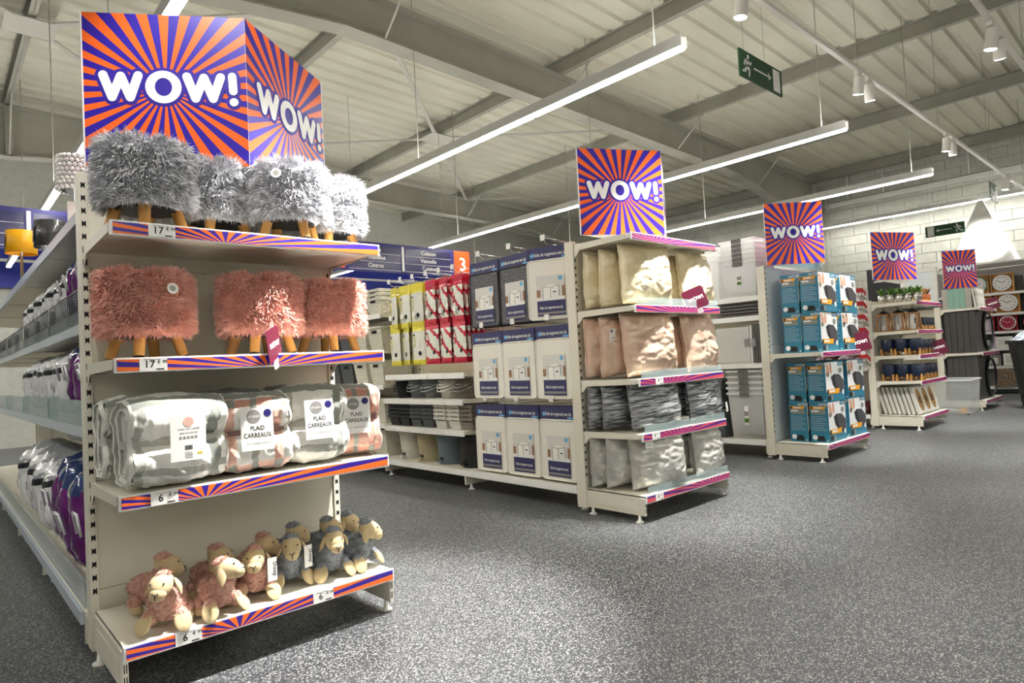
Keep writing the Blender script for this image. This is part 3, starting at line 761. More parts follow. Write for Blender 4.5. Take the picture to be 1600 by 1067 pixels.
sheep((.925, 2.555, zb), -.35, SHP, 'pink plush sheep with a white paper card', GP, -.1, 0, True)
sheep((.985, 2.72, zb), .4, SHP, 'pink plush sheep at the back next to the grey sheep', GP, .4)
sheep((1.075, 2.60, zb), -.15, SHG, 'grey plush sheep next to the pink one with a card', GG, -.2, 0, True)
sheep((1.135, 2.78, zb), .5, SHG, 'grey plush sheep at the back beside the pink sheep', GG, .5)
sheep((1.235, 2.56, zb), -.1, SHG, 'grey plush sheep facing out above the second price tag', GG, -.05, .1)
sheep((1.285, 2.76, zb), .4, SHG, 'grey plush sheep in the back row, middle of the grey ones', GG, .9)
sheep((1.375, 2.57, zb), .35, SHG, 'grey plush sheep looking off the open end of the shelf', GG, .6)
sheep((1.400, 2.77, zb), .2, SHG, 'grey plush sheep in the back row at the open end', GG, .2)

# ---- blankets
def blanket(loc, rz, L, Dp, Hh, pal, label, group, seed, card=None, tilt=0, lobes=(1, 1)):
    t = T('folded_blanket', label, 'blanket', loc, group=group, rot=(tilt, 0, rz))
    b = B()
    def sec(v):
        a = 2*pi*v; c, zn = cos(a), sin(a)
        A = math.sqrt(max(0, 1-((abs(zn)-.5)/.5)**2))**.8
        y = Dp/2*math.copysign(max(A, .60 if abs(zn) < .4 else 0)*(lobes[0] if zn > 0 else lobes[1]), c)
        return y, zn*Hh/2
    def f(u, v):
        x = L*(u-.5); y, z = sec(v)
        w_ = .011*nz(x*12+seed, y*12, z*12)+.008*nz(x*28, y*28+seed, z*28)+.004*nz(x*75, y*75+seed, z*75)
        pin = 1-.07*abs(2*u-1)**4
        return (x+.006*nz(z*20, y*20, seed), (y+w_*(1 if y < 0 else .6))*pin, (z*pin+w_*.8)+Hh/2)
    if pal[1] == 1: us, vs_ = [((.80, .93), 2), ((.02, .10), 1)], [((.29, .355), 2), ((.17, .22), 1), ((.60, .63), 1)]
    else: us, vs_ = [((.08, .2), pal[1]), ((.42, .52), 1), ((.76, .9), pal[1])], [((.27, .34), 2), ((.36, .40), 4), ((.64, .72), pal[1])]
    def mf(u, v):
        u = (u+.013*sin(v*40+seed)) % 1
        a = [m_ for (lo, hi), m_ in us if lo < u < hi]; c = [m_ for (lo, hi), m_ in vs_ if lo < v < hi]
        if a and c: return pal[2] if pal[2] != 1 else 2
        return (a or c or [pal[0]])[0]
    nu, nv = 60, 90
    b.grid(f, nu, nv, cv=True, mf=mf)
    for e_ in (0, 1):
        def g(u, v, e_=e_):
            p = Vector(f(e_, v)); cz = Hh/2+math.copysign(.25*Hh, p.z-Hh/2)
            q = Vector((p.x, p.y*(1-u), cz+(p.z-cz)*(1-u)))
            sx = 1 if e_ else -1
            q.x += sx*(.015*sin(u*pi*5.0)*(1-u*.3)-.014*u+.010*nz(q.y*25, q.z*25, seed))
            return q
        b.grid((lambda u, v: g(u, 1-v)) if e_ else g, 22, 36, cv=True, mf=lambda u, v: pal[1] if (u*5) % 1 > .7 else pal[0])
    b.ground(.001).ob('fleece', ['fleece_white', 'fleece_grey', 'fleece_dark', 'fleece_pink', 'fleece_rose'], t)
    # waist band
    q = B()
    q.grid(lambda u, v: ((L/2+.008)*math.copysign(abs(cos(2*pi*u))**.5, cos(2*pi*u)), (Dp*.335)*math.copysign(abs(sin(2*pi*u))**.5, sin(2*pi*u)), Hh/2-.014+.028*v), 40, 1, cu=True)
    q.ob('waist_band', 'band' if 3 in pal else 'fleece_grey', t)
    if card:
        k = B(); w_, h_ = .058, .078
        k.box(-w_, w_, -.002, 0, -h_, h_, 0)
        y = -.0025
        if card == 'back':
            k.cyl((0, -.002, .055), (0, -.0026, .055), .017, n=20, m=3)
            for i, st in enumerate(('PLAID 130 X 150CM', '100% POLYESTER')): k.text(st, (0, y, .028-.014*i), (1, 0, 0), (0, 0, 1), .008, 1)
            for i in range(5): k.box(-.03+i*.0125, -.022+i*.0125, y, -.0021, -.002, .006, 2)
            for i in range(9): k.box(-.012+i*.0028, -.0105+i*.0028, y, -.0021, -.04, -.025, 1)
            for i in range(4): k.box(-.012, .012, y, -.0021, -.05-i*.006, -.0485-i*.006, 2)
            k.box(.028, .045, y, -.0021, -.058, -.052, 4)
        else:
            k.cyl((-.012, -.002, .048), (-.012, -.0026, .048), .025, n=24, m=2); k.text('STUDIO', (-.012, -.0032, .043), (1, 0, 0), (0, 0, 1), .0115, 0)
            k.text('PLAID', (0, y, -.004), (1, 0, 0), (0, 0, 1), .024, 1, squeeze=.8).text('CARREAUX', (0, y, -.03), (1, 0, 0), (0, 0, 1), .024, 1, squeeze=.8).text('125 X 150CM ENVIRON', (0, y, -.055), (1, 0, 0), (0, 0, 1), .0085, 2)
            k.cyl((.038, -.002, .058), (.038, -.003, .058), .014, n=18, m=5)
        k.ob('label_card', ['paper', 'ink', 'greyink', 'fleece_pink', 'yellow', 'navy'], t, (0 if card != 'back' else .012, -Dp*.5-.012, Hh/2+.012), rot=(.04, 0, 0))
    return t
zb = .671; GBk = 'folded plaid blankets'
G_, K_ = (0, 1, 2), (0, 3, 1)
blanket((.635, 2.515, zb), .08, .30, .225, .315, G_, 'grey and white plaid blanket with its care label outward', GBk, 1.3, 'back')
blanket((.60, 2.755, zb), .03, .27, .20, .31, G_, 'grey and white plaid blanket behind the one with the care label', GBk, 4.1)
blanket((.915, 2.525, zb), -.12, .245, .22, .30, K_, 'pink and white plaid blanket with label beside the grey one', GBk, 2.2, 'front', -.08)
blanket((.90, 2.755, zb), .0, .26, .17, .315, K_, 'pink and grey plaid blanket tucked at the back', GBk, 5.5)
blanket((1.165, 2.53, zb), -.1, .235, .21, .32, G_, 'grey and white plaid blanket with a label, between two pink ones', GBk, 3.6, 'front', -.1)
blanket((1.17, 2.76, zb), .05, .24, .17, .32, K_, 'plaid blanket hidden behind the labelled grey one', GBk, 6.2)
blanket((1.385, 2.58, zb), -.35, .19, .20, .31, (3, 4, 1), 'pink plaid blanket with label at the open end of the shelf', GBk, 7.7, 'front', -.12)
# ------------------------------------------------------------------ bagged duvets and lamps on the long shelving
def duvet_mesh(pal, seed, W=.38, H=.36, Th=.17):
    """clear bag with a rolled duvet: wide in x, tall in z, thick in y"""
    b = B()
    def f(u, v):
        t, p = 2*pi*u, pi*(v-.5)
        cx, cy, cz = cos(t)*cos(p), sin(t)*cos(p), sin(p)
        sg = lambda a, k: math.copysign(abs(a)**k, a)
        x, y, z = sg(cx, .75)*W/2, sg(cy, .8)*Th/2, sg(cz, .7)*H/2
        k = 1+.10*nz(x*12+seed, y*12, z*12)+.05*nz(x*35, y*35+seed, z*35)
        return Vector((x*k, y*k, z*k+H/2))
    def mf(u, v):
        q = f(u, v); x, z, y = q.x/(W/2), (q.z-H/2)/(H/2), q.y/(Th/2)
        r = math.hypot((x+.45)*.9, (z+.05)*.8)
        if pal == 'p':
            if z > .62: return 2 if y < 0 else 4
            if r < .27: return 0
            if r < .66: return 1
            return 1 if .98 < r < 1.1 else 0
        if x < -.6 and abs(z-.45) < .09: return 3
        return 4 if z > .85 or (.55 < z < .62) else 0
    b.grid(f, 44, 40, cu=True, mf=mf)
    b.ground()
    return b.mesh('bag', ['bag_white', 'bag_purple', 'bag_blue', 'bag_black', 'bag_grey'])
DP = [duvet_mesh('p', 1.0, .37, .40, .22), duvet_mesh('p', 5.0, .37, .40, .22)]
DW = [duvet_mesh('w', 2.0, .37, .40, .20), duvet_mesh('w', 8.0, .37, .40, .20)]
lab = B()
for i in range(4): lab.box(-.003, 0, -.028+.008*(i % 2), .028, -.02+i*.012, -.015+i*.012, 0)
LABM = lab.mesh('printed_label', ['greyink'])
strap = B()
strap.tube([(-.21, -.05, .2), (-.222, -.05, .27), (-.222, .05, .27), (-.21, .05, .2)], .006, 6)
STM = strap.mesh('carry_strap', ['bag_white'])
def duvet(loc, rot, me, label, group, sc=1, purple=False):
    t = T('bagged_duvet', label, 'duvet', loc, group=group, rot=rot); t.scale = (sc if isinstance(sc, tuple) else (sc,)*3)
    mkob('bag', me, t)
    if not purple: mkob('printed_label', LABM, t, (-.196, 0, .2))
    if purple: mkob('carry_strap', STM, t)
    return t
gp, gw = 'purple and white bagged duvets', 'white and black bagged duvets'
xm = .66
LB = {'base': 'on the lowest shelf', 'mid': 'in the waist-high tray', 'top': 'in the wire basket'}
for lev, z, ys, npur, H in (('base', .168, [3.14+.235*i for i in range(12)], 5, 1.22), ('mid', .864, [3.14+.235*i for i in range(12)], 4, .92), ('top', 1.315, [3.16+.235*i for i in range(12)], 4, .90)):
    for i, y in enumerate(ys):
        pur = i < npur
        me = (DP if pur else DW)[i % 2]
        duvet(({'base': .655, 'mid': .69, 'top': .70}[lev]+random.uniform(-.006, .006), y, z+.008), (radians(random.uniform(-4, 1)), radians(random.uniform(-8, 0)), radians(random.uniform(-10, 10))), me,
              ('purple and white bagged duvet ' if pur else 'white and black bagged duvet ')+LB[lev]+', '+ORD[i]+' from the end shelving', gp if pur else gw, ({'base': 1.0, 'mid': .93, 'top': .88}[lev], 1.0, H*(1.05 if pur else .95)), pur)
# a second layer on the lowest shelf
for i, y in enumerate((3.35, 3.75, 4.1, 4.5, 4.9)):
    duvet((.76, y, .675), (radians(random.uniform(-4, 4)), 0, .3), DW[i % 2] if i else DP[0], 'bagged duvet lying on top of the lowest duvet row', 'duvets on top of the lowest row', (.6, .9, .28))
# trays, baskets and glass lips (parts of the shelving)
o = B().box(-.515, -.505, .03, 6.2, .17, .27).ob('glass_lip', 'glass_lip', g1)
for i in range(5):
    y0 = i*1.25+.03; y1 = y0+1.19
    q = B().box(-.475, -.468, y0, y1, .866, .975).box(-.467, -.44, y0, y0+.006, .866, .975).box(-.467, -.44, y1-.006, y1, .866, .975); q.ob('shelf_tray', 'teal_tray', g1)
    for k in range(2):
        ya = y0+k*.6; yb_ = ya+.585
        q = B().box(-.462, -.457, ya, yb_, 1.312, 1.36).box(-.4565, -.435, ya, ya+.005, 1.312, 1.44).box(-.4565, -.435, yb_-.005, yb_, 1.312, 1.44); bo = q.ob('basket', 'tray_dark', g1)
        w_ = B()
        for j in range(8): w_.tube([(-.463, ya, 1.365+j*.012), (-.463, yb_, 1.365+j*.012)], .0016, 4)
        for j in range(15): w_.tube([(-.463, ya+j*.0415, 1.36), (-.463, ya+j*.0415, 1.452)], .0016, 4)
        w_.tube([(-.463, ya, 1.452), (-.463, yb_, 1.452)], .003, 5); tag(w_.ob('wire_mesh', 'wire', bo), kind='stuff')
# lamps on the top shelf
def lamp(loc, label, shade, R, zs, Hs, kind):
    t = T('table_lamp', label, 'lamp', loc, group='table lamps on the duvet shelving')
    B().lathe([(0, 0), (.05, 0), (.05, .01), (.012, .02), (.009, zs+.02), (0, zs+.02)], 16).ob('lamp_base', 'chrome', t)
    if kind == 'crystal':
        s = B()
        s.lathe([(R*.9, zs), (R*.9, zs+Hs)], 20, m=0); so = s.ob('shade_frame', 'chrome', t)
        bm = B().ell((0, 0, 0), (.011, .011, .011), 8, 6).mesh('crystal_bead', ['crystal'])
        for k in range(8):
            rr = R*(1.02 if k > 1 else 1.1)
            for i in range(20):
                a = 2*pi*(i+.5*(k % 2))/20; mkob('crystal_bead', bm, so, (rr*cos(a), rr*sin(a), zs+.008+k*Hs/8))
        B().box(-.04, .04, -.045, -.035, .02, .14).ob('price_card', 'paper', t)
    else:
        s = B().lathe([(R*.97, zs), (R, zs), (R*.93, zs+Hs), (R*.90, zs+Hs)], 28); so = s.ob('lamp_shade', shade, t)
        B().quad((-R*1.01, .03, zs+.03), (-R*1.01, -.03, zs+.03), (-R*.97, -.03, zs+Hs*.8), (-R*.97, .03, zs+Hs*.8)).ob('photo_label', 'black', so)
lamp((.535, 3.62, 1.7615), 'table lamp with a shade of crystal beads', None, .066, .20, .17, 'crystal')
lamp((.57, 4.75, 1.7615), 'table lamp with a black plastic-wrapped shade', 'shade_black', .09, .12, .16, 'drum')
lamp((.53, 5.95, 1.7615), 'table lamp with a yellow plastic-wrapped drum shade', 'shade_yellow', .10, .27, .17, 'drum')
# ------------------------------------------------------------------ products on the storage shelving
# storage box packs: local frame faces -y (front), hangs from z=0 top of header
def box_pack_meshes(body, edge):
    r = {}
    w, h, t = .175, .43, .022
    b = B()
    def f(u, v):
        a = 2*pi*v; c, s = cos(a), sin(a); sg = lambda x: math.copysign(abs(x)**.35, x)
        return Vector((sg(c)*(w-.006), -t*.5*(1 if u > .5 else -1)*(1), -.075-h/2+sg(s)*(h/2-.006)))
    b.box(-w+.008, w-.008, -t/2+.003, t/2-.003, -.075-h+.008, -.083)
    r['body'] = b.mesh('folded_box', [body])
    pts = []
    for cx, cz, a0 in ((1, 1, 0), (-1, 1, 90), (-1, -1, 180), (1, -1, 270)):
        pts += [(cx*(w-.03)+.028*cos(radians(a0+90*i/4)), 0, -.075-h/2+cz*(h/2-.03)+.028*sin(radians(a0+90*i/4))) for i in range(5)]
    b = B()
    for y in (-t/2+.002, t/2-.002): b.tube([(x, y, z) for x, _, z in pts], .006, 6, closed=True)
    r['piping'] = b.mesh('piping', [edge])
    b = B().box(-w, w, -.004, .004, -.075, .02, 0)
    b.text('Boîte de rangement avec zip', (.01, -.0045, -.045), (1, 0, 0), (0, 0, 1), .036, 1, squeeze=.62); b.box(.1, .16, -.0046, -.004, -.068, -.055, 2).cyl((-.135, -.004, -.035), (-.135, -.0048, -.035), .016, n=14, m=2)
    r['header'] = b.mesh('header_card', ['card_navy', 'white', 'sticker_blue'])
    b = B(); y0, y1 = -t/2-.001, -t/2-.0035
    x0, x1, z0, z1 = -.105, .115, -.075-h+.025, -.19
    b.box(x0, x1, y1, y0, z0, z0+.11, 0); b.box(x0, x1, y1, y0, z0+.11, z1, 1); b.box(x0+.0, x1, y1-.0003, y0, z0+.11, z0+.135, 5); b.box(x0, x0+.03, y1-.0004, y0, z0+.135, z0+.19, 3); b.box(x1-.02, x1, y1-.0004, y0, z0+.135, z0+.21, 3)
    yq = y1-.0006
    b.quad((-.055, yq, z0+.115), (.005, yq, z0+.105+.02), (.005, yq, z0+.2), (-.055, yq, z0+.21), 2).quad((.005, yq, z0+.125), (.07, yq, z0+.14), (.07, yq, z0+.215), (.005, yq, z0+.2), 5).quad((-.055, yq, z0+.21), (.005, yq, z0+.2), (.07, yq, z0+.215), (.01, yq, z0+.225), 2)
    for a, c in (((-.055, z0+.21), (.005, z0+.2)), ((.005, z0+.2), (.07, z0+.215)), ((.005, z0+.125), (.005, z0+.2)), ((-.055, z0+.115), (-.055, z0+.21)), ((.07, z0+.14), (.07, z0+.215))): b.tube([(a[0], yq, a[1]), (c[0], yq, c[1])], .0016, 4, 6)
    b.box(.025, .048, yq-.0006, yq, z0+.165, z0+.173, 6)
    b.cyl((x1-.03, y1, z1-.025), (x1-.03, y1-.0008, z1-.025), .017, n=14, m=4)
    b.text('Boîte de rangement avec zip', ((x0+x1)/2, y1-.0006, z0+.05), (1, 0, 0), (0, 0, 1), .03, 5, squeeze=.52); b.box(x0, x1, y1-.0005, y0, z0+.012, z0+.028, 7)
    r['card'] = b.mesh('picture_card', ['card_navy', 'photo_bg', 'photo_box', 'photo_brown', 'sticker_blue', 'white', 'ink', 'greyink'])
    return r
BPW, BPB = box_pack_meshes('textile_white', 'textile_edge'), box_pack_meshes('textile_black', 'textile_black_edge')
def box_pack(loc, rz, M_, label, group):
    t = T('storage_box_pack', label, 'storage box', loc, rz, group)
    b_ = mkob('folded_box', M_['body'], t); mkob('piping', M_['piping'], b_); mkob('header_card', M_['header'], t); mkob('picture_card', M_['card'], t)
RZ = -pi/2
cols = [3.92, 3.555, 3.19]
for ri, zr in enumerate((1.855, 1.285, .705)):
    for ci, y in enumerate(cols):
        hook(g2, y-2.99, zr+.01, .43)
        blk = ri == 0 and ci < 2
        for k in range(4 if blk else 3):
            side = ri == 0 and ci == 2
            box_pack((3.315+.038*k, y+random.uniform(-.006, .006)-.012*k, zr-.017), RZ+(.35 if side else random.uniform(-.03, .03)), BPB if blk else BPW,
                     ('black lattice' if blk else 'white')+' storage box pack, '+['upper', 'middle', 'lowest'][ri]+' hooks, '+ORD[k]+' on the hook '+['by the bag packs', 'in the middle', 'beside the cushions'][ci],
                     'black storage box packs' if blk else 'white storage box packs '+('up high', 'in the middle', 'down low')[ri])
# yellow and red hanging bags
def bag_mesh(col, seed):
    b = B(); w, h = .085, .34
    def f(u, v, s):
        x, z = (u-.5)*2, (v-.5)*2
        th = .016*max(0, (1-x*x)*(1-abs(z)**4))**.5
        return Vector((x*w*(1-.03*sin(z*3)), s*(th+.002)+.006*nz(x*3+seed, z*4), -.045-h/2+z*h/2+.004*nz(x*5, seed)))
    def mf(u, v): return 0 if (v < .14 or v > .9 or u < .07 or (seed > 5 and abs((u+v*2.2) % 1-.5) < .12)) else 1
    b.grid(lambda u, v: f(u, v, -1), 14, 22, mf=mf); b.grid(lambda u, v: f(1-u, v, 1), 14, 22, m=0)
    c = f(.65, .3, -1); b.cyl((c.x, c.y-.001, c.z), (c.x, c.y-.003, c.z), .021, n=14, m=2)
    c = f(.3, .62, -1); b.tube([(c.x-.02, c.y-.003, c.z-.05), (c.x+.01, c.y-.003, c.z), (c.x-.01, c.y-.003, c.z+.05)], .004, 5, 0)
    c = f(.2, .8, -1); b.cyl((c.x, c.y-.001, c.z), (c.x, c.y-.003, c.z), .01, n=10, m=2)
    hd = B().box(-w, w, -.003, .003, -.05, .015)
    return b.mesh('bag_body', [col, 'pack_silver', 'ink']), hd.mesh('bag_header', [col])
BY, BR = bag_mesh('pack_yellow', 2.2), bag_mesh('pack_red', 7.3)
for ri, zr in enumerate((1.805, 1.455)):
    for ci, y in enumerate((5.30, 5.10, 4.90, 4.69, 4.49, 4.29)):
        yel = ci < 3
        hook(g2, y-2.99, zr+.01, .41); yw = random.uniform(-.35, .15)
        for k in range(5):
            M_ = BY if yel else BR
            t = T('hanging_bag_pack', ('yellow' if yel else 'red')+' silver bag pack, '+('upper' if ri == 0 else 'lower')+' row, '+ORD[k]+' on the '+ORD[5-ci]+' hook from the storage boxes', 'bag pack', (3.325+.045*k, y-.008*k+random.uniform(-.004, .004), zr-.012), RZ+yw+random.uniform(-.03, .03), ('yellow' if yel else 'red')+' bag packs on the '+('upper' if ri == 0 else 'lower')+' hooks')
            mkob('bag_body', M_[0], t); mkob('bag_header', M_[1], t)
# baskets
def basket_mesh(w, d, h, taper=.82):
    b = B()
    b.frus((-w/2*taper, w/2*taper, -d/2*taper, d/2*taper), (-w/2, w/2, -d/2, d/2), 0, h, open_top=True)
    rim = B()
    for x0, x1, y0, y1 in ((-w/2-.006, w/2+.006, -d/2-.008, -d/2+.001), (-w/2-.006, w/2+.006, d/2-.001, d/2+.008), (-w/2-.008, -w/2+.001, -d/2+.001, d/2-.001), (w/2-.001, w/2+.008, -d/2+.001, d/2-.001)): rim.box(x0, x1, y0, y1, h-.022, h+.004)
    gr = B().box(-.045, .045, -d/2+.002-.006, -d/2+.004, h*.72, h*.84)
    return b, rim, gr
BSK = {}
def basket(loc, rz, w, d, h, mat, label, group, taper=.82, handle=False):
    key = (w, d, h, mat, taper)
    if key not in BSK:
        b, rim, gr = basket_mesh(w, d, h, taper); rm = {'weave_cream': 'white', 'weave_white': 'white', 'weave_grey': 'shelf_grey', 'weave_mid': 'bag_grey', 'weave_black': 'black', 'weave_taupe': 'greyink'}[mat]
        BSK[key] = (b.mesh('basket_body', [mat]), rim.mesh('rim', [mat]), gr.mesh('hand_grip', ['dark']))
    t = T('plastic_basket', label, 'basket', loc, rz, group)
    bo = mkob('basket_body', BSK[key][0], t); mkob('rim', BSK[key][1], bo)
    mkob('hand_grip', BSK[key][2], t, (0, .004, 0))
    return t
# bay C: tall rectangular baskets
XR = 3.51
nm = {'weave_cream': 'cream', 'weave_grey': 'dark grey', 'weave_mid': 'light grey', 'weave_black': 'black', 'weave_taupe': 'taupe', 'weave_white': 'white'}
for zi, (z, where) in enumerate(((1.582, 'on the highest basket shelf'), (1.222, 'on the second basket shelf'), (.882, 'on the third basket shelf'), (.502, 'on the fourth basket shelf'), (.167, 'on the base shelf'))):
    for yi, (y, mat) in enumerate(((5.70, 'weave_cream'), (6.02, 'weave_cream'), (6.32, 'weave_grey'), (6.62, 'weave_grey'), (6.95, 'weave_black'))):
        n = 3 if zi == 0 else 1
        h = .17 if zi == 0 else (.24 if zi != 4 else .26)
        for k in range(n):
            basket((XR, y, z+.001+k*.042), RZ, .27, .37, h, mat, nm[mat]+(' outer' if yi in (1, 3) else '')+' woven plastic basket '+where+(', '+('bottom', 'middle', 'top')[k]+' of its stack' if n > 1 else ''), nm[mat]+' baskets '+where)
# bay B: buckets, small baskets, pedal bins
for yi, (y, mat) in enumerate(((5.37, 'weave_black'), (5.14, 'weave_mid'), (4.90, 'weave_mid'), (4.65, 'weave_white'), (4.40, 'weave_taupe'))):
    for k in range(2):
        key = ('bucket', mat)
        if key not in BSK:
            b = B().lathe([(0, 0), (.078, 0), (.105, .130), (.111, .130), (.111, .118), (.109, .118)], 26)
            hd = B().tube([(.112*cos(a), .112*sin(a)*1.02-.01, .118-.055*abs(sin(a))) for a in [pi+pi*i/12 for i in range(13)]], .005, 6)
            BSK[key] = (b.mesh('bucket_body', [mat]), hd.mesh('handle', [{'weave_black': 'black', 'weave_mid': 'bag_grey', 'weave_white': 'white', 'weave_taupe': 'greyink'}[mat]]))
        t = T('plastic_bucket', nm[mat]+' patterned plastic bucket, '+('inside' if k else 'bottom of')+' its nested pair', 'bucket', (3.47, y, .747+k*.032), RZ, nm[mat]+' nested buckets')
        mkob('bucket_body', BSK[key][0], t); mkob('handle', BSK[key][1], t)
for yi, (y, mat) in enumerate(((5.40, 'weave_black'), (5.22, 'weave_black'), (5.03, 'weave_grey'), (4.84, 'weave_grey'), (4.64, 'weave_white'), (4.44, 'weave_white'), (4.27, 'weave_taupe'))):
    for k in range(4):
        basket((3.46, y, .487+k*.036), RZ, .165, .26, .10, mat, nm[mat]+' small basket below the buckets, '+ORD[k]+' from the bottom of its nested stack', nm[mat]+' small nested baskets', .86)
for y, mat, c in ((5.28, 'bin_white', 'white'), (4.98, 'bin_beige', 'beige'), (4.67, 'bin_blue', 'blue-grey'), (4.33, 'bin_black', 'black')):
    t = T('pedal_bin', c+' ribbed pedal bin on the base shelf', 'bin', (3.47, y, .167), RZ, 'pedal bins')
    def half(r, z): return [(r*cos(a), -r*.9*sin(a)) for a in [pi*i/16 for i in range(17)]]
    b = B()
    def ff(u, v):
        a = pi*u; r = .112+.02*v
        return Vector((r*cos(a), -r*sin(a)*1.05, .02+.21*v))
    b.grid(ff, 20, 3); b.add([(.112, 0, .02), (-.112, 0, .02), (-.132, 0, .23), (.132, 0, .23)], [(0, 1, 2, 3)])
    b.ob('bin_body', mat, t)
    pts = [(.137*cos(pi*i/18), -.144*sin(pi*i/18)) for i in range(19)]
    B().prism(pts, 'z', .23, .255).ob('lid', mat, t, bevel=.006)
    B().prism([(.117*cos(pi*i/18), -.123*sin(pi*i/18)) for i in range(19)], 'z', 0, .02).ob('foot_ring', mat, t)
    B().box(-.03, .03, -.155, -.115, .022, .04).box(-.022, .022, -.121, -.112, .04, .07, 1).ob('pedal', [mat, 'dark'], t)
# ------------------------------------------------------------------ clear boxes on the next shelving
def clear_box(loc, rz, w, d, h, label, group, lid=None, mat='clear_plastic', rot=None, clip=True, sticker=True):
    t = T('clear_storage_box', label, 'storage box', loc, rz, group, rot)
    key = ('cb', w, d, h, mat)
    if key not in BSK:
        k = .88; b = B()
        b.frus((-w/2*k, w/2*k, -d/2*k, d/2*k), (-w/2, w/2, -d/2, d/2), 0, h, open_top=True)
        rim = B()
        for x0, x1, y0, y1 in ((-w/2-.012, w/2+.012, -d/2-.012, -d/2), (-w/2-.012, w/2+.012, d/2, d/2+.012), (-w/2-.012, -w/2, -d/2, d/2), (w/2, w/2+.012, -d/2, d/2)): rim.box(x0, x1, y0, y1, h-.018, h+.004)
        cl = B().box(-.05, .05, -d/2-.018, -d/2-.0125, h-.034, h+.006)
        st = B().box(-.022, .022, -d/2*.95-.006, -d/2*.95-.003, h*.3, h*.72, 0).box(-.022, .022, -d/2*.95-.007, -d/2*.95-.0061, h*.36, h*.45, 1).box(-.02, .02, -d/2*.95-.007, -d/2*.95-.0061, h*.5, h*.6, 2)
        BSK[key] = (b.mesh('box_body', [mat]), rim.mesh('rim', ['frost_plastic']), cl.mesh('clip_handle', ['shelf_grey']), st.mesh('sticker', ['paper', 'leaf', 'greyink']))
    M_ = BSK[key]
    bo = mkob('box_body', M_[0], t); mkob('rim', M_[1], bo)
    if clip: mkob('clip_handle', M_[2], t)
    if sticker: mkob('sticker', M_[3], t)
    return t
for i in range(6): clear_box((6.11, 3.12, 1.56+i*.045), RZ, .36, .40, .34, 'clear open box in the tall nested stack above the grey lids, '+ORD[i]+' from bottom', 'clear boxes nested on the top shelf', sticker=i == 0, mat='frost_plastic')
for i in range(3): clear_box((6.11, 3.52, 1.56+i*.05), RZ, .38, .40, .40, 'clear box next to the tall stack above the lids, '+ORD[i]+' from bottom', 'clear boxes beside the tall stack', sticker=i == 0, mat='frost_plastic')
for i in range(5): clear_box((6.11, 3.13, .168+i*.055), RZ, .36, .40, .45, 'clear deep box in the nested stack on the base shelf, '+ORD[i]+' from bottom', 'clear deep boxes on the base shelf', sticker=i == 0)
for i in range(5):
    t = T('box_lid', 'dark grey flat box lid in the pile on a shelf of clear boxes', 'lid', (6.13, 3.17, 1.368+i*.032), RZ, 'dark grey box lids')
    B().frus((-.215, .215, -.2, .2), (-.225, .225, -.21, .21), 0, .022).ob('lid_plate', 'shelf_grey', t, bevel=.004)
    B().box(-.19, .19, -.17, .17, .022, .028).ob('lid_ridge', 'black', t)
# boxes laid on their side with dark lids toward the end cap
for i, x in enumerate((6.10,)):
    t = T('lidded_storage_box', 'clear box lying on its side with a stack of dark lids at its end', 'storage box', (6.12, 3.1, .908))
    B().box(-.2, .2, -.06, .32, .002, .36).ob('box_body', 'frost_plastic', t, bevel=.02)
    B().box(-.206, .206, -.075, -.061, .002, .372).box(-.206, .206, -.04, -.03, .002, .37).ob('rim', 'white', t, bevel=.003)
    for k in range(3):
        B().box(-.2, .2, -.092-k*.024-.008, -.092-k*.024+.010, .004, .38).ob('dark_lid', 'shelf_grey', t, bevel=.006)
    for k in range(2): B().box(-.214, -.2065, -.115+k*.07, -.07+k*.07, .16, .24).ob('clip_handle', 'greyink', t)
for i in range(2):
    t = T('grey_crate', 'dark grey crate beside the deep clear boxes, '+('bottom', 'top')[i]+' of two', 'crate', (6.12, 3.55+.02*i, .168+i*.30), RZ, 'dark grey crates')
    B().frus((-.17, .17, -.19, .19), (-.19, .19, -.2, .2), 0, .27).ob('crate_body', 'weave_grey', t); B().box(-.196, .196, -.206, .206, .27, .285).ob('lid', 'shelf_grey', t)
# ------------------------------------------------------------------ cushions on the second end cap
def cushion_mesh(w, h, t, seed, mat, piping=True):
    b = B()
    def f(u, v, s):
        x, z = (u-.5)*2, (v-.5)*2
        e = max(0, (1-abs(x)**2.8)*(1-abs(z)**2.8))
        th = t/2*(e**.5)
        th *= 1+.28*(z < 0)*(-z)*.5
        ax, az = x*(1-.03*(1-z*z)), z*(1-.03*(1-x*x))
        wr = .5*nz(ax*2.0+seed, az*4.5, s*3)+.35*nz(ax*5+seed, az*9, s*5+seed)
        # creases running in from the corners
        cr = sin((abs(x)+abs(z))*11+4*nz(x*2+seed, z*2, s))*max(0, abs(x*z)-.12)
        rd = max(0, 1-2.2*abs(nz(ax*1.6+seed*2, az*2.6, s*4)))**3+.8*max(0, 1-2.6*abs(nz(ax*3+az*2+seed, az*3-ax, s*7)))**3
        th += t*(.07*wr+.13*cr-.045*rd)*(e**.3)
        ax += .03*nz(z*2.2+seed, seed); az += .025*nz(x*2.2, seed+4)
        return Vector((ax*w/2, s*th-.02*(1-abs(z))*nz(x+seed, seed), h/2+az*h/2))
    n = 40
    b.grid(lambda u, v: f(u, v, -1), n, n); b.grid(lambda u, v: f(1-u, v, 1), n, n)
    zm = min(v[2] for v in b.v); b.ground()
    me = b.mesh('cushion_cover', [mat])
    p = B(); pts = []
    k = 12
    for i in range(4*k):
        q, r = divmod(i, k); a = r/k
        u, v = ((a, 0), (1, a), (1-a, 1), (0, 1-a))[q]; pts.append(f(u, v, -1))
    pts = [q-Vector((0, 0, zm-.004)) for q in pts]
    p.tube(pts, .0055, 6, closed=True)
    return me, p.mesh('piping', [mat])
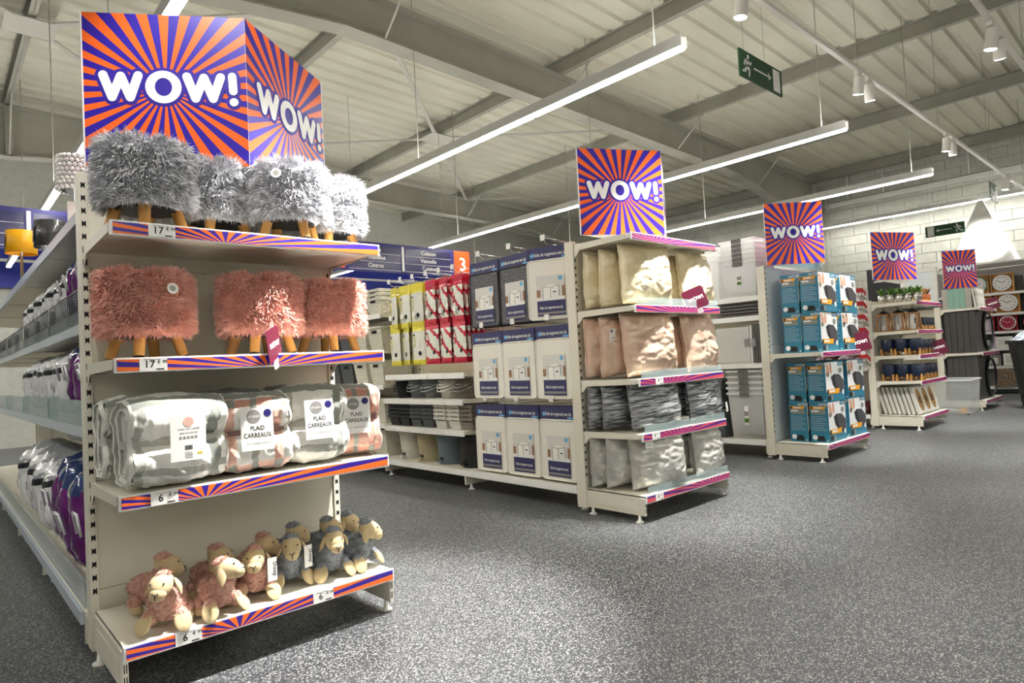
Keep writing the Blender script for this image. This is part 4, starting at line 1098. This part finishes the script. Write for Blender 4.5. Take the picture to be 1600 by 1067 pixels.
def cushion(loc, rot, M_, label, group, care=None, sc=1):
    t = T('cushion', label, 'cushion', loc, group=group, rot=rot); t.scale = sc if isinstance(sc, tuple) else (sc,)*3
    mkob('cushion_cover', M_[0], t); mkob('piping', M_[1], t)
    if care: B().box(-.04, .04, -.001, .001, -.055, .035).box(-.028, -.008, -.0016, -.0011, .008, .026, 1).box(-.025, .025, -.0016, -.0011, -.035, -.03, 2).ob('care_tag', ['paper', 'navy', 'greyink'], t, care, .3)
    return t
CM = {}
for i, (mat, w, h, t) in enumerate((('satin_gold', .42, .41, .16), ('satin_rose', .44, .44, .17), ('satin_dark', .45, .38, .17), ('satin_silver', .43, .40, .18))):
    CM[mat] = [cushion_mesh(w, h, t, 1.7+i*3.1+j*1.37, mat) for j in range(3)]
def R3(tilt, lean, yaw): return (radians(tilt), radians(lean), radians(yaw))
# (x, y, yaw, tilt, lean)
rows = [('satin_gold', 1.362, 'gold', [(3.47, 2.815, -6, 3, -3), (3.48, 2.68, -10, 4, -4), (3.51, 2.495, -14, -5, 2), (3.99, 2.665, -12, 4, -3), (4.13, 2.495, 4, -6, -3)]),
        ('satin_rose', .897, 'rose gold', [(3.46, 2.815, -8, 5, -9), (3.47, 2.68, -12, 5, -8), (3.52, 2.495, -12, -4, -6), (3.99, 2.665, -16, 5, -6), (4.13, 2.495, 3, -6, -2)]),
        ('satin_dark', .553, 'dark pewter', [(3.46, 2.815, -6, 4, -6), (3.47, 2.68, -14, 6, -9), (3.54, 2.495, -10, -5, -7), (3.99, 2.665, -14, 4, -6), (4.13, 2.495, 4, -5, -3)]),
        ('satin_silver', .171, 'silver', [(3.46, 2.815, -10, 4, -6), (3.47, 2.68, -16, 8, -8), (3.53, 2.495, -20, -4, -2), (3.99, 2.665, -12, 5, -6), (4.13, 2.495, 8, -5, 0)])]
wh = ['against the back panel on the storage-box side', 'between two others on the storage-box side', 'facing out at the storage-box corner', 'standing behind the one at the far end', 'facing out at the far end of its shelf']
for mat, z, nm_, L in rows:
    hmax = {1.362: .955, .897: .93, .553: .78, .171: .86}[z]
    for j, (x, y, yaw, tilt, lean) in enumerate(L):
        care = None
        if nm_ == 'rose gold' and j == 1: care = (-.17, -.08, .33)
        if nm_ == 'silver' and j == 2: care = (-.12, -.1, .36)
        if nm_ == 'dark pewter' and j == 4: care = (.19, -.08, .08)
        lean *= .45
        cushion((x, y, z+.006+.2*sin(radians(abs(lean)))+.05*sin(radians(abs(tilt)))), R3(tilt, lean, yaw), CM[mat][j % 3], nm_+' metallic cushion '+wh[j], nm_+' cushions', care, (.98 if j in (2, 4) else .94, .98, hmax*(.99 if j in (2, 4) else .95)))
shelf_flag((3.98, 2.40, 1.335), -.95, 'small WOW flag clipped below the gold cushions', .075, -.35)
for z in (1.364, .899, .555, .174):
    B().box(.02, .98, -.4845, -.4805, z-0, z+.045).ob('clear_lip', 'glass_lip', capB)
# ------------------------------------------------------------------ airbed boxes on the third end cap
def box_face_side(b, y, x0, x1, h):
    """printed narrow side; on plane x = const handled by caller"""
W3, D3, H3 = .40, .165, .365
bx = B().box(0, W3, 0, D3, 0, H3, 0)
AB_BODY = bx.mesh('carton', ['intex_blue'])
f = B(); y = -.001
f.box(.0, W3*.98, y, -.0001, H3*.25, H3*.985, 0)                       # white photo
f.box(0, W3, y-.0004, -.0001, 0, H3*.18, 1)
f.add([(W3*.28, y-.001, H3*.62), (W3*.45, y-.001, H3*.68), (W3*.75, y-.001, H3*.66), (W3*.97, y-.001, H3*.5), (W3*.97, y-.001, H3*.28), (W3*.8, y-.001, H3*.2), (W3*.5, y-.001, H3*.3), (W3*.35, y-.001, H3*.42)], [tuple(range(8))], 2)   # dark airbed
f.add([(W3*.35, y-.0015, H3*.62), (W3*.46, y-.0015, H3*.66), (W3*.55, y-.0015, H3*.3), (W3*.42, y-.0015, H3*.36)], [(0, 1, 2, 3)], 6)
for cx, cz, rx, rz_, m_ in ((.08, .9, .06, .055, 3), (.12, .78, .07, .12, 3), (.28, .82, .06, .13, 3), (.26, .93, .045, .045, 3), (.1, .68, .09, .06, 4), (.8, .76, .1, .07, 4), (.9, .2, .06, .065, 0)):
    f.add([(W3*cx+W3*rx*cos(2*pi*i/14), y-.002, H3*cz+H3*rz_*sin(2*pi*i/14)) for i in range(14)], [tuple(range(14))], m_)
f.add([(W3*.02, y-.0025, H3*.2), (W3*.66, y-.0025, H3*.18), (W3*.72, y-.0025, H3*.31), (W3*.02, y-.0025, H3*.31)], [(0, 1, 2, 3)], 5)
f.box(W3*.02, W3*.1, y-.003, y-.0026, H3*.2, H3*.3, 6).box(W3*.14, W3*.45, y-.003, y-.0026, H3*.23, H3*.28, 0)
f.box(W3*.04, W3*.2, y-.003, -.0001, H3*.03, H3*.15, 6).box(W3*.24, W3*.32, y-.003, -.0001, H3*.03, H3*.15, 4).box(W3*.68, W3*.98, y-.0005, -.0001, H3*.88, H3*.985, 1)
f.text('INTEX', (W3*.83, y-.003, H3*.9), (1, 0, 0), (0, 0, 1), H3*.085, 0)
AB_FRONT = f.mesh('front_print', ['intex_white', 'intex_blue', 'airbed', 'skin', 'photo_grey', 'intex_yellow', 'black'])
s = B(); x = -.001   # side print on the -x face: text runs along -y
ux, uz = (0, -1, 0), (0, 0, 1)
s.text('INTEX', (x-.001, D3*.22, H3*.915), ux, uz, H3*.085, 0)
s.add([(x, D3*.98, H3*.82), (x, D3*.2, H3*.82), (x, D3*.1, H3*.9), (x, D3*.98, H3*.9)], [(0, 1, 2, 3)], 1)
s.box(x-.001, x-.0002, D3*.84, D3*.94, H3*.83, H3*.89, 3).box(x-.001, x-.0002, D3*.35, D3*.75, H3*.845, H3*.875, 0)
s.box(x, -.0001, D3*.15, D3*.92, H3*.7, H3*.8, 4).box(x-.0006, -.0001, D3*.5, D3*.9, H3*.76, H3*.8, 0)
for i in range(9):
    zz = H3*(.64-i*.043); s.box(x, -.0001, D3*(.12 if i % 3 else .3), D3*.92, zz, zz+H3*.009, 5)
s.add([(x, D3*.78+D3*.14*cos(2*pi*i/14), H3*.12+H3*.06*sin(2*pi*i/14)) for i in range(14)], [tuple(range(13, -1, -1))], 0)
s.add([(x-.0006, D3*.68, H3*.03), (x-.0006, D3*.25, H3*.03), (x-.0006, D3*.22, H3*.08), (x-.0006, D3*.3, H3*.16), (x-.0006, D3*.62, H3*.16)], [(0, 1, 2, 3, 4)], 3)
s.box(x, -.0001, D3*.06, D3*.14, H3*.02, H3*.06, 5)
AB_SIDE = s.mesh('side_print', ['intex_white', 'intex_yellow', 'airbed', 'black', 'photo_grey', 'rail_blue'])
def airbox(loc, rz, label, group):
    t = T('airbed_box', label, 'box', loc, rz, group)
    c = mkob('carton', AB_BODY, t); mkob('front_print', AB_FRONT, c); mkob('side_print', AB_SIDE, c)
for z0, lv in ((.989, 'on the upper shelf'), (.1615, 'on the base shelf')):
    for k in range(2):
        for xi, x in enumerate((5.975, 6.475)):
            for yi, y in enumerate((2.395, 2.575)):
                airbox((x+random.uniform(-.006, .006)+(.03 if z0 < .5 else 0), y+random.uniform(-.004, .004), z0+.001+k*(H3+.001)), radians(random.uniform(-1.5, 1.5)),
                       'blue airbed box %s, %s layer, %s %s pair' % (lv, ('lower', 'upper')[k], ('front of', 'rear of')[yi], ('the storage-side', 'the plant-side')[xi]), 'blue airbed boxes')
shelf_flag((6.80, 2.34, .955), -1.1, 'small WOW flag clipped below the upper airbed boxes', .095, -.25)
# ------------------------------------------------------------------ fourth end cap: plants, lanterns, pots, canvases
def plant_mesh(seed, n=44, L=.125, red=False):
    rnd = random.Random(seed); b = B()
    for i in range(n):
        a = rnd.random()*2*pi; sp = rnd.uniform(.2, 1.0); l = L*rnd.uniform(.6, 1.1)
        d = Vector((cos(a)*sp*.7, sin(a)*sp*.7, 1)).normalized(); p = Vector((cos(a)*.01, sin(a)*.01, 0)); w_ = Vector((-sin(a), cos(a), 0))*.006
        q = p+d*l*.6; e_ = q+(d+Vector((cos(a)*.6, sin(a)*.6, -.2))).normalized()*l*.4
        b.add([p-w_*.6, p+w_*.6, q+w_, q-w_, e_], [(0, 1, 2, 3), (3, 2, 4)], 1 if red and i % 3 == 0 else 0, True)
    return b.mesh('leaves', ['leaf', 'leaf_red'])
PLM = [plant_mesh(1), plant_mesh(2), plant_mesh(3, red=True)]
POTM = {m_: B().lathe([(0, 0), (.04, 0), (.05, .10), (.046, .10), (.043, .085), (0, .085)], 20).mesh('pot', [m_]) for m_ in ('pot_chrome', 'pot_gold', 'pot_copper')}
def plant(loc, pot, pm, label, group):
    t = T('potted_plant', label, 'plant', loc, random.random()*6, group)
    mkob('pot', POTM[pot], t); mkob('leaves', pm, t, (0, 0, .085))
zs_ = 1.512
for i in range(5): plant((8.60, 2.70-i*.095, zs_), 'pot_chrome', PLM[i % 2], 'spiky plant in a chrome pot facing the airbed boxes, '+ORD[i]+' from the hardware packs', 'plants in chrome pots')
for i in range(2): plant((8.72+i*.11, 2.395, zs_), 'pot_gold', PLM[i], 'spiky plant in a gold pot on the plant shelf', 'plants in gold pots')
for i in range(3): plant((8.98+i*.12, 2.395, zs_), 'pot_copper', PLM[2], 'reddish plant in a copper pot on the plant shelf', 'plants in copper pots')
for i in range(4): plant((8.75+i*.13, 2.56, zs_), 'pot_chrome', PLM[i % 2], 'spiky green plant in a chrome pot, second row', 'plants in chrome pots at the back')
for i in range(6): dup(bpy.data.objects['potted_plant'], (8.75+.1*(i % 2), 3.02+i*.17, 1.502), i, 'spiky green plant in a chrome pot on the rear plant shelving', 'plants on the rear shelving')
def lantern(loc, label):
    t = T('wooden_lantern', label, 'lantern', loc, 0, 'wooden lanterns'); t.scale = (1.12, 1.12, 1.15)
    b = B(); s0, s1, h = .058, .045, .17
    for sx in (-1, 1):
        for sy in (-1, 1): b.frus((sx*s0-.008, sx*s0+.008, sy*s0-.008, sy*s0+.008), (sx*s1-.008, sx*s1+.008, sy*s1-.008, sy*s1+.008), .012, h)
    b.box(-s0-.012, s0+.012, -s0-.012, s0+.012, 0, .0115).box(-s1-.012, s1+.012, -s1-.012, s1+.012, h+.001, h+.014); b.ob('frame', 'lantern_wood', t)
    g = B()
    for sx in (-1, 1): g.box(sx*.046-.001, sx*.046+.001, -.04, .04, .014, h-.002).box(-.04, .04, sx*.046-.001, sx*.046+.001, .014, h-.002)
    g.ob('glass', 'lantern_glass', t)
    B().lathe([(.06, h+.0145), (.03, h+.04), (.012, h+.05), (0, h+.05)], 4).tube([(.03*cos(a), 0, h+.05+.03*sin(a)) for a in [pi*i/8 for i in range(9)]], .003, 5).ob('roof', 'black', t)
    B().cyl((0, 0, .013), (0, 0, .07), .025, n=14).ob('candle', 'white', t)
for i in range(3): lantern((8.615, 2.70-i*.155, 1.172), ['wooden lantern with a price card, by the hardware packs', 'wooden lantern in the middle of its row', 'wooden lantern at the shelf corner'][i])
NPOT = B().lathe([(0, .035), (.044, .035), (.054, .048), (.057, .07), (.057, .145), (.053, .15), (.05, .14), (0, .135)], 22).mesh('pot', ['pot_navy'])
st_ = B()
for k in range(4):
    a = pi/4+k*pi/2; x, y = .06*cos(a), .06*sin(a); st_.box(x-.008, x+.008, y-.008, y+.008, 0, .06)
st_.box(-.055, .055, -.007, .007, .024, .034).box(-.007, .007, -.055, .055, .024, .034)
NST = st_.mesh('wooden_stand', ['wood'])
def navy(loc, label, group, sc=1):
    t = T('navy_pot', label, 'pot', loc, .0, group); t.scale = (sc,)*3
    mkob('pot', NPOT, t); mkob('wooden_stand', NST, t)
for z, w_ in ((.882, 'above the lower pot shelf'), (.577, 'above the leaning canvases')):
    for i in range(3): navy((8.62, 2.68-i*.15, z), 'navy pot '+w_+' facing the airbed boxes, '+ORD[i]+' from the back panel', 'navy pots '+w_, 1.3)
    for i in range(5): navy((8.79+i*.145, 2.435, z), 'navy pot on a wooden stand '+w_+', along the front rail', 'front navy pots '+w_, 1.18)
for i in range(4): navy((9.02+i*.125, 2.43, 1.172), 'navy pot on a wooden stand beside the lanterns', 'navy pots beside the lanterns', 1.05)
shelf_flag((9.30, 2.30, .85), -1.2, 'small WOW flag clipped below the navy pots', .09, -.25)
def canvas(loc, w, h, th, rot, face, side, label, group, art=None):
    t = T('canvas_picture', label, 'picture', loc, group=group, rot=rot)
    B().box(-w/2, w/2, 0, th, 0, h).ob('stretcher', side, t, bevel=.002)
    fr = B().box(-w/2+.002, w/2-.002, -.0016, -.0001, .002, h-.002, 0)
    if art == 'leaf':
        for k in range(3):
            cx = (-.3+.3*k)*w
            fr.add([(cx+.12*w*cos(2*pi*i/16), -.002, h*.5+h*.42*sin(2*pi*i/16)) for i in range(16)], [tuple(range(16))], 1)
            fr.add([(cx+.035*w*cos(2*pi*i/12), -.0026, h*.5+h*.16*sin(2*pi*i/12)) for i in range(12)], [tuple(range(12))], 2)
    if art == 'spoon':
        fr.add([(.25*w*cos(2*pi*i/14), -.002, h*.72+h*.14*sin(2*pi*i/14)) for i in range(14)], [tuple(range(14))], 1).box(-.04*w, .04*w, -.002, -.0017, h*.12, h*.6, 1)
        fr.add([(.25*w*cos(2*pi*i/14), -.002, h*.15+h*.08*sin(2*pi*i/14)) for i in range(14)], [tuple(range(14))], 1)
    fr.ob('printed_face', [face, 'canvas_print' if art == 'leaf' else 'greyink', 'ink'], t)
    return t
for i in range(8): canvas((9.02, 2.735-i*.05, .176), .80, .33, .03, (radians(-14), 0, 0), 'canvas_white', 'canvas_side', ORD[i]+' plain white canvas from the back panel, leaning under the navy pots' if i < 7 else 'white canvas printed with three tan leaf ovals, front of its row', 'white leaning canvases', 'leaf' if i == 7 else None)
# hardware packs hanging on the storage side of the plant shelving
for r_ in range(6):
    z = 1.70-r_*.16
    if r_ in (1,): pass
    for k in range(3):
        t = T('hardware_pack', 'red-topped hardware pack hanging in the column beside the plant shelving', 'hardware pack', (8.35+.045*k, 2.87, z-.02*k), radians(-35), 'red hardware packs')
        B().box(-.055, .055, -.003, .003, -.035, .015).ob('header_card', 'red_card', t)
        q = B()
        for j in range(3): q.ell((-.036+j*.036, -.016, -.07), (.013, .012, .03), 10, 8)
        q.box(-.055, .055, -.002, .002, -.11, -.036, 1); q.ob('blister', ['metal_part', 'clear_plastic'], t)
cs = B().tube([(8.478, 2.865, .95), (8.478, 2.865, 1.8)], .004, 6).ob('clip_strip', 'chrome'); tag(cs, 'thin metal clip strip holding the hardware packs', 'strip')
# dim goods on shelves between the airbed boxes and the plants
for z in (.168, .755, 1.155):
    for i in range(6):
        t = T('wrapped_rug_roll', 'dark red and grey wrapped roll on the shelving behind the plants', 'roll', (8.72, 3.0+i*.18, z+.075), 0, 'wrapped rolls behind the plants')
        B().cyl((-.16, 0, 0), (.17, 0, 0), .072, n=18, m=0).ob('roll', 'dark_red' if (i+int(z*10)) % 2 else 'lilac', t); B().cyl((-.162, 0, 0), (-.1605, 0, 0), .05, n=16).ob('end_label', 'greyink', t)
# ------------------------------------------------------------------ fifth end cap
for i in range(5): canvas((11.52, 2.625-i*.073, 1.4835), .76, .29, .07, (0, 0, 0), 'stripe_grey' if i in (0, 2, 4) else 'teal', 'stripe_grey' if i in (0, 4) else 'teal', 'grey and teal striped canvas block on the top shelf' if i % 2 else 'grey canvas block between teal stripes on the top shelf', 'striped canvases')
for i in range(4): canvas((11.22+i*.15, 2.285, 1.485), .14, .27, .02, (radians(-6), 0, 0), 'canvas_side', 'canvas_white', 'framed spoon print in the top shelf row, '+ORD[i]+' from the plants', 'spoon prints', 'spoon')
for z, h, w_ in ((.833, .60, 'on the middle shelf'), (.148, .64, 'on the base shelf')):
    for i in range(5): canvas((11.52, 2.62-i*.077, z+.001), .74, h, .072, (0, 0, 0), 'canvas_dark', 'canvas_dark', 'tall dark grey canvas '+w_+', '+ORD[i]+' from the back panel of its shelving', 'tall dark canvases '+w_)
    t = T('round_mirror', 'round mirror in a dark frame standing '+w_, 'mirror', (11.78, 2.285, z+.305), 0, 'round mirrors')
    B().tube([(.27*cos(2*pi*i/36), 0, .27*sin(2*pi*i/36)) for i in range(36)], .018, 8, closed=True).ob('frame', 'black', t); B().cyl((0, -.004, 0), (0, .004, 0), .262, n=36).ob('glass', 'mirror', t)
shelf_flag((11.92, 2.21, 1.455), -1.25, 'small WOW flag clipped below the spoon prints', .085, -.3)
t = T('white_picture_frame', 'ornate white mirror frame standing on the shelving behind the plants', 'frame', (11.30, 3.02, 1.55), -pi/2)
fr = B()
for x0, x1, z0, z1 in ((-.25, .25, 0, .07), (-.25, .25, .53, .6), (-.25, -.18, .07, .53), (.18, .25, .07, .53)): fr.box(x0, x1, -.025, .01, z0, z1)
fr.ob('frame', 'canvas_white', t, bevel=.01); B().box(-.18, .18, -.005, .005, .07, .53).ob('mirror_glass', 'panel_pale', t)
B().box(-.06, .06, 0, .03, -.028, -.001).ob('stand', 'black', t)
t = T('black_picture_box', 'black boxed picture stored above the white frame', 'box', (11.45, 3.5, 1.523), -pi/2); B().box(-.3, .3, 0, .05, 0, .72).ob('carton', 'black', t); B().box(-.2, .2, -.002, -.0002, .5, .52).ob('printed_line', 'white', t)
# clear bin on the floor
t = T('clear_floor_bin', 'big clear plastic tub with scraps, on the floor beside the last end shelving', 'tub', (10.68, 2.47, 0))
b = B(); b.frus((-.24, .24, -.18, .18), (-.27, .27, -.21, .21), .012, .48, open_top=True)
b.ob('tub_body', 'tub_plastic', t)
rm = B()
for x0, x1, y0, y1 in ((-.285, .285, -.225, -.21), (-.285, .285, .21, .225), (-.285, -.27, -.21, .21), (.27, .285, -.21, .21)): rm.box(x0, x1, y0, y1, .465, .485)
rm.ob('rim', 'frost_plastic', t)
for x in (-.2, .2):
    for y in (-.15, .15): B().cyl((x, y, 0), (x, y, .0115), .02, n=10).ob('foot', 'rubber', t)
sc_ = T('paper_scrap', 'folded orange and white paper scrap inside the clear tub', 'paper', (10.62, 2.40, .014)); B().add([(-.06, -.05, 0), (.07, -.03, 0), (.02, .08, 0), (.0, 0, .10)], [(0, 2, 1), (0, 1, 3), (1, 2, 3), (2, 0, 3)]).ob('scrap', 'intex_yellow', sc_)
sc_ = T('plastic_scrap', 'crumpled clear wrapper inside the clear tub', 'wrapper', (10.66, 2.55, .014), .4); B().grid(lambda u, v: Vector(((u-.5)*.22, (v-.5)*.2, .02+.05*abs(nz(u*4, v*4, 3)))), 10, 10).ob('wrapper', 'frost_plastic', sc_)
# wheelie bin
t = T('wheelie_bin', 'black wheelie bin heaped with plastic, on the aisle floor', 'bin', (11.92, 1.74, 0), .35)
b = B().frus((-.19, .19, -.2, .2), (-.27, .27, -.3, .3), .05, .95, open_top=True); b.frus((-.18, .18, -.19, .19), (-.26, .26, -.29, .29), .06, .95, open_top=True); b.ob('bin_body', 'bin_body', t)
rm = B()
for x0, x1, y0, y1 in ((-.3, .3, -.33, -.29), (-.3, .3, .29, .33), (-.3, -.26, -.29, .29), (.26, .3, -.29, .29)): rm.box(x0, x1, y0, y1, .93, .975)
rm.ob('rim', 'bin_body', t, bevel=.006)
for y in (-.22, .22):
    wo = B().cyl((-.23, y-.03, .11), (-.23, y+.03, .11), .11, n=22).ob('wheel', 'rubber', t); B().cyl((-.23, y-.034, .11), (-.23, y+.034, .11), .04, n=14).ob('hub', 'bin_body', wo)
B().tube([(-.23, -.22, .11), (-.23, .22, .11)], .012, 8).ob('axle', 'wire', t)
B().tube([(-.3, -.2, .96), (-.37, -.2, .98), (-.37, .2, .98), (-.3, .2, .96)], .016, 8).ob('handle', 'yellow', t)
B().grid(lambda u, v: Vector(((u-.5)*.54, (v-.5)*.58, .955+.16*max(0, (1-(2*u-1)**2)*(1-(2*v-1)**2))**.6+.05*nz(u*7, v*7, 2))), 26, 26).ob('plastic_waste', 'trash', t)
B().ell((.1, -.2, 1.01), (.1, .08, .04), 12, 8).ob('yellow_bag', 'yellow', t)
# ------------------------------------------------------------------ wall shelving with clocks
ws = T('wall_shelving', 'grey wall shelving with clocks against the block wall', 'shelving', (14.93, .8, 0))
B().box(-.05, 0, 0, 4.0, .12, 2.33).ob('back_panel', 'shelf_grey', ws)
for z in (.125, .50, .83, 1.135, 1.467, 1.845):
    so = B().box(-.44, -.051, 0, 4.0, z-.03, z).ob('shelf', 'white', ws); B().box(-.455, -.441, 0, 4.0, z-.042, z+.004).ob('front_rail', 'rail_white', so)
for y in (0, 1.33, 2.66, 4.0): B().box(-.055, .01, y-.015, y+.015, 0, 2.33).ob('post', 'cream', ws); B().box(-.42, -.056, y-.01, y+.01, 0, .09).ob('base_foot', 'cream', ws)
def clock(y, z, s, case, face, label, square=True):
    t = T('wall_clock', label, 'clock', (14.50, y, z), -pi/2, 'boxed clocks on the wall shelving')
    if square:
        b = B(); w_ = s/2
        for x0, x1, z0, z1 in ((-w_, w_, 0, .014), (-w_, w_, s-.014, s), (-w_, -w_+.014, .014, s-.014), (w_-.014, w_, .014, s-.014)): b.box(x0, x1, -.005, .1, z0, z1)
        b.box(-w_+.014, w_-.014, .09, .1, .014, s-.014); b.ob('display_box', case, t)
    r = s*.43; c = s/2
    B().cyl((0, .085, c), (0, .02, c), r, n=32).ob('clock_case', face[0], t)
    d = B().cyl((0, .0195, c), (0, .017, c), r*.86, n=32, m=0)
    for k in range(12):
        a = 2*pi*k/12; d.cyl((r*.7*sin(a), .0165, c+r*.7*cos(a)), (r*.7*sin(a), .0155, c+r*.7*cos(a)), r*.06, n=6, m=1)
    d.ob('dial', [face[1], face[2]], t)
    h = B()
    for a, l in ((1.05, .4), (-1.05, .6)): h.tube([(0, .014, c), (r*l*sin(a), .014, c+r*l*cos(a))], r*.03, 5)
    h.ob('hands', face[2], t)
W_ = ('white', 'paper', 'ink')
clock(2.56, 1.852, .34, 'wood', W_, 'white clock in a pine display box on the highest clock shelf')
clock(2.93, 1.852, .34, 'wood', ('teal', 'paper', 'ink'), 'mint green clock in a pine display box')
clock(2.50, 1.474, .35, 'wood', W_, 'white clock in a pine display box on the second clock shelf')
clock(2.90, 1.474, .33, 'wood', W_, 'white clock in a pine box behind the spoon prints')
clock(2.52, 1.142, .29, 'box_red', ('paper', 'clock_red', 'paper'), 'crimson clock with white numerals in a red box')
clock(2.86, 1.142, .29, 'box_red', W_, 'white clock in a red box beside the crimson one')
clock(2.2, 1.142, .27, 'black', ('black', 'clock_red', 'paper'), 'crimson clock in a black box on the lower clock shelf')
for z, y, hh, mt in ((1.852, 2.12, .28, 'lilac'), (1.474, 2.05, .30, 'lilac'), (.838, 2.60, .2, 'paper'), (.838, 2.85, .22, 'lilac'), (.838, 2.3, .2, 'black'), (.508, 2.5, .22, 'paper'), (.508, 2.8, .2, 'greyink'), (1.142, 3.2, .26, 'lilac'), (.838, 3.15, .2, 'lilac')):
    t = T('picture_box', {'lilac': 'lilac', 'paper': 'white', 'black': 'black', 'greyink': 'grey'}[mt]+' boxed picture standing on the clock shelving', 'box', (14.55, y, z), -pi/2, 'boxed pictures on the wall shelving')
    B().box(-.13, .13, 0, .06, 0, hh).ob('carton', mt, t, bevel=.003); B().box(-.09, .09, -.002, -.0002, .04, hh-.05).ob('picture', 'photo_bg', t)
t = T('round_cover', 'tan patterned round mat leaning at the foot of the clock shelving', 'mat', (14.36, 2.62, .127), -pi/2, rot=(radians(-8), 0, -pi/2))
B().box(-.2, .2, 0, .02, 0, .34).ob('board', 'shelf_grey', t)
for k in range(3): B().tube([((.16-.05*k)*cos(2*pi*i/30), -.006, .17+(.15-.045*k)*sin(2*pi*i/30)) for i in range(30)], .008, 6, closed=True).ob('ring', 'canvas_print', t)
# white teepee tent on top of the wall shelving
t = T('teepee_tent', 'white cotton play tent standing lit on the clock shelving', 'tent', (14.36, 2.76, 2.34))
B().box(-.46, .46, -.62, .62, 0, .02).ob('display_board', 'white', t)
def tent(u, v):
    k = int(u*4) % 4; a = u*4-int(u*4)
    cs_ = [(-.36, -.5), (-.36, .5), (.36, .5), (.36, -.5)]; p, q = Vector(cs_[k]), Vector(cs_[(k+1) % 4]); g = p.lerp(q, a)
    s_ = 1-v*.93; sag = 1-.10*sin(pi*v)*(4*a*(1-a))
    return Vector((g.x*s_*sag, g.y*s_*sag, .021+1.2*v))
B().grid(tent, 32, 14, cu=True).ob('canvas_cover', 'tent', t)
for sx in (-1, 1):
    for sy in (-1, 1): B().tube([(sx*.33, sy*.46, .022), (-sx*.02, -sy*.03, 1.21)], .006, 6).ob('pole', 'wood', t)
w2 = T('white_chest', 'white perforated panel on top of the clock shelving beside the tent', 'panel', (14.78, 1.95, 2.332), 0); B().box(-.15, .1, -.9, .18, 0, .24).ob('panel_body', 'white', w2)
for zi, z in enumerate((.508, .838, 1.142, 1.474, 1.852)):
    for yi in range(3):
        mt = ('lilac', 'paper', 'greyink', 'black')[(zi+yi*3) % 4]
        t = T('picture_box', {'lilac': 'lilac', 'paper': 'white', 'black': 'black', 'greyink': 'grey'}[mt]+' boxed picture on the '+ORD[zi]+' clock shelf up, away from the tent, '+ORD[yi]+' along', 'box', (14.55, 1.0+yi*.33, z), -pi/2, 'boxed pictures on the wall shelving')
        hh = .2+.03*((zi+yi) % 3)
        B().box(-.13, .13, 0, .06, 0, hh).ob('carton', mt, t, bevel=.003); B().box(-.09, .09, -.002, -.0002, .04, hh-.05).ob('picture', 'photo_bg', t)
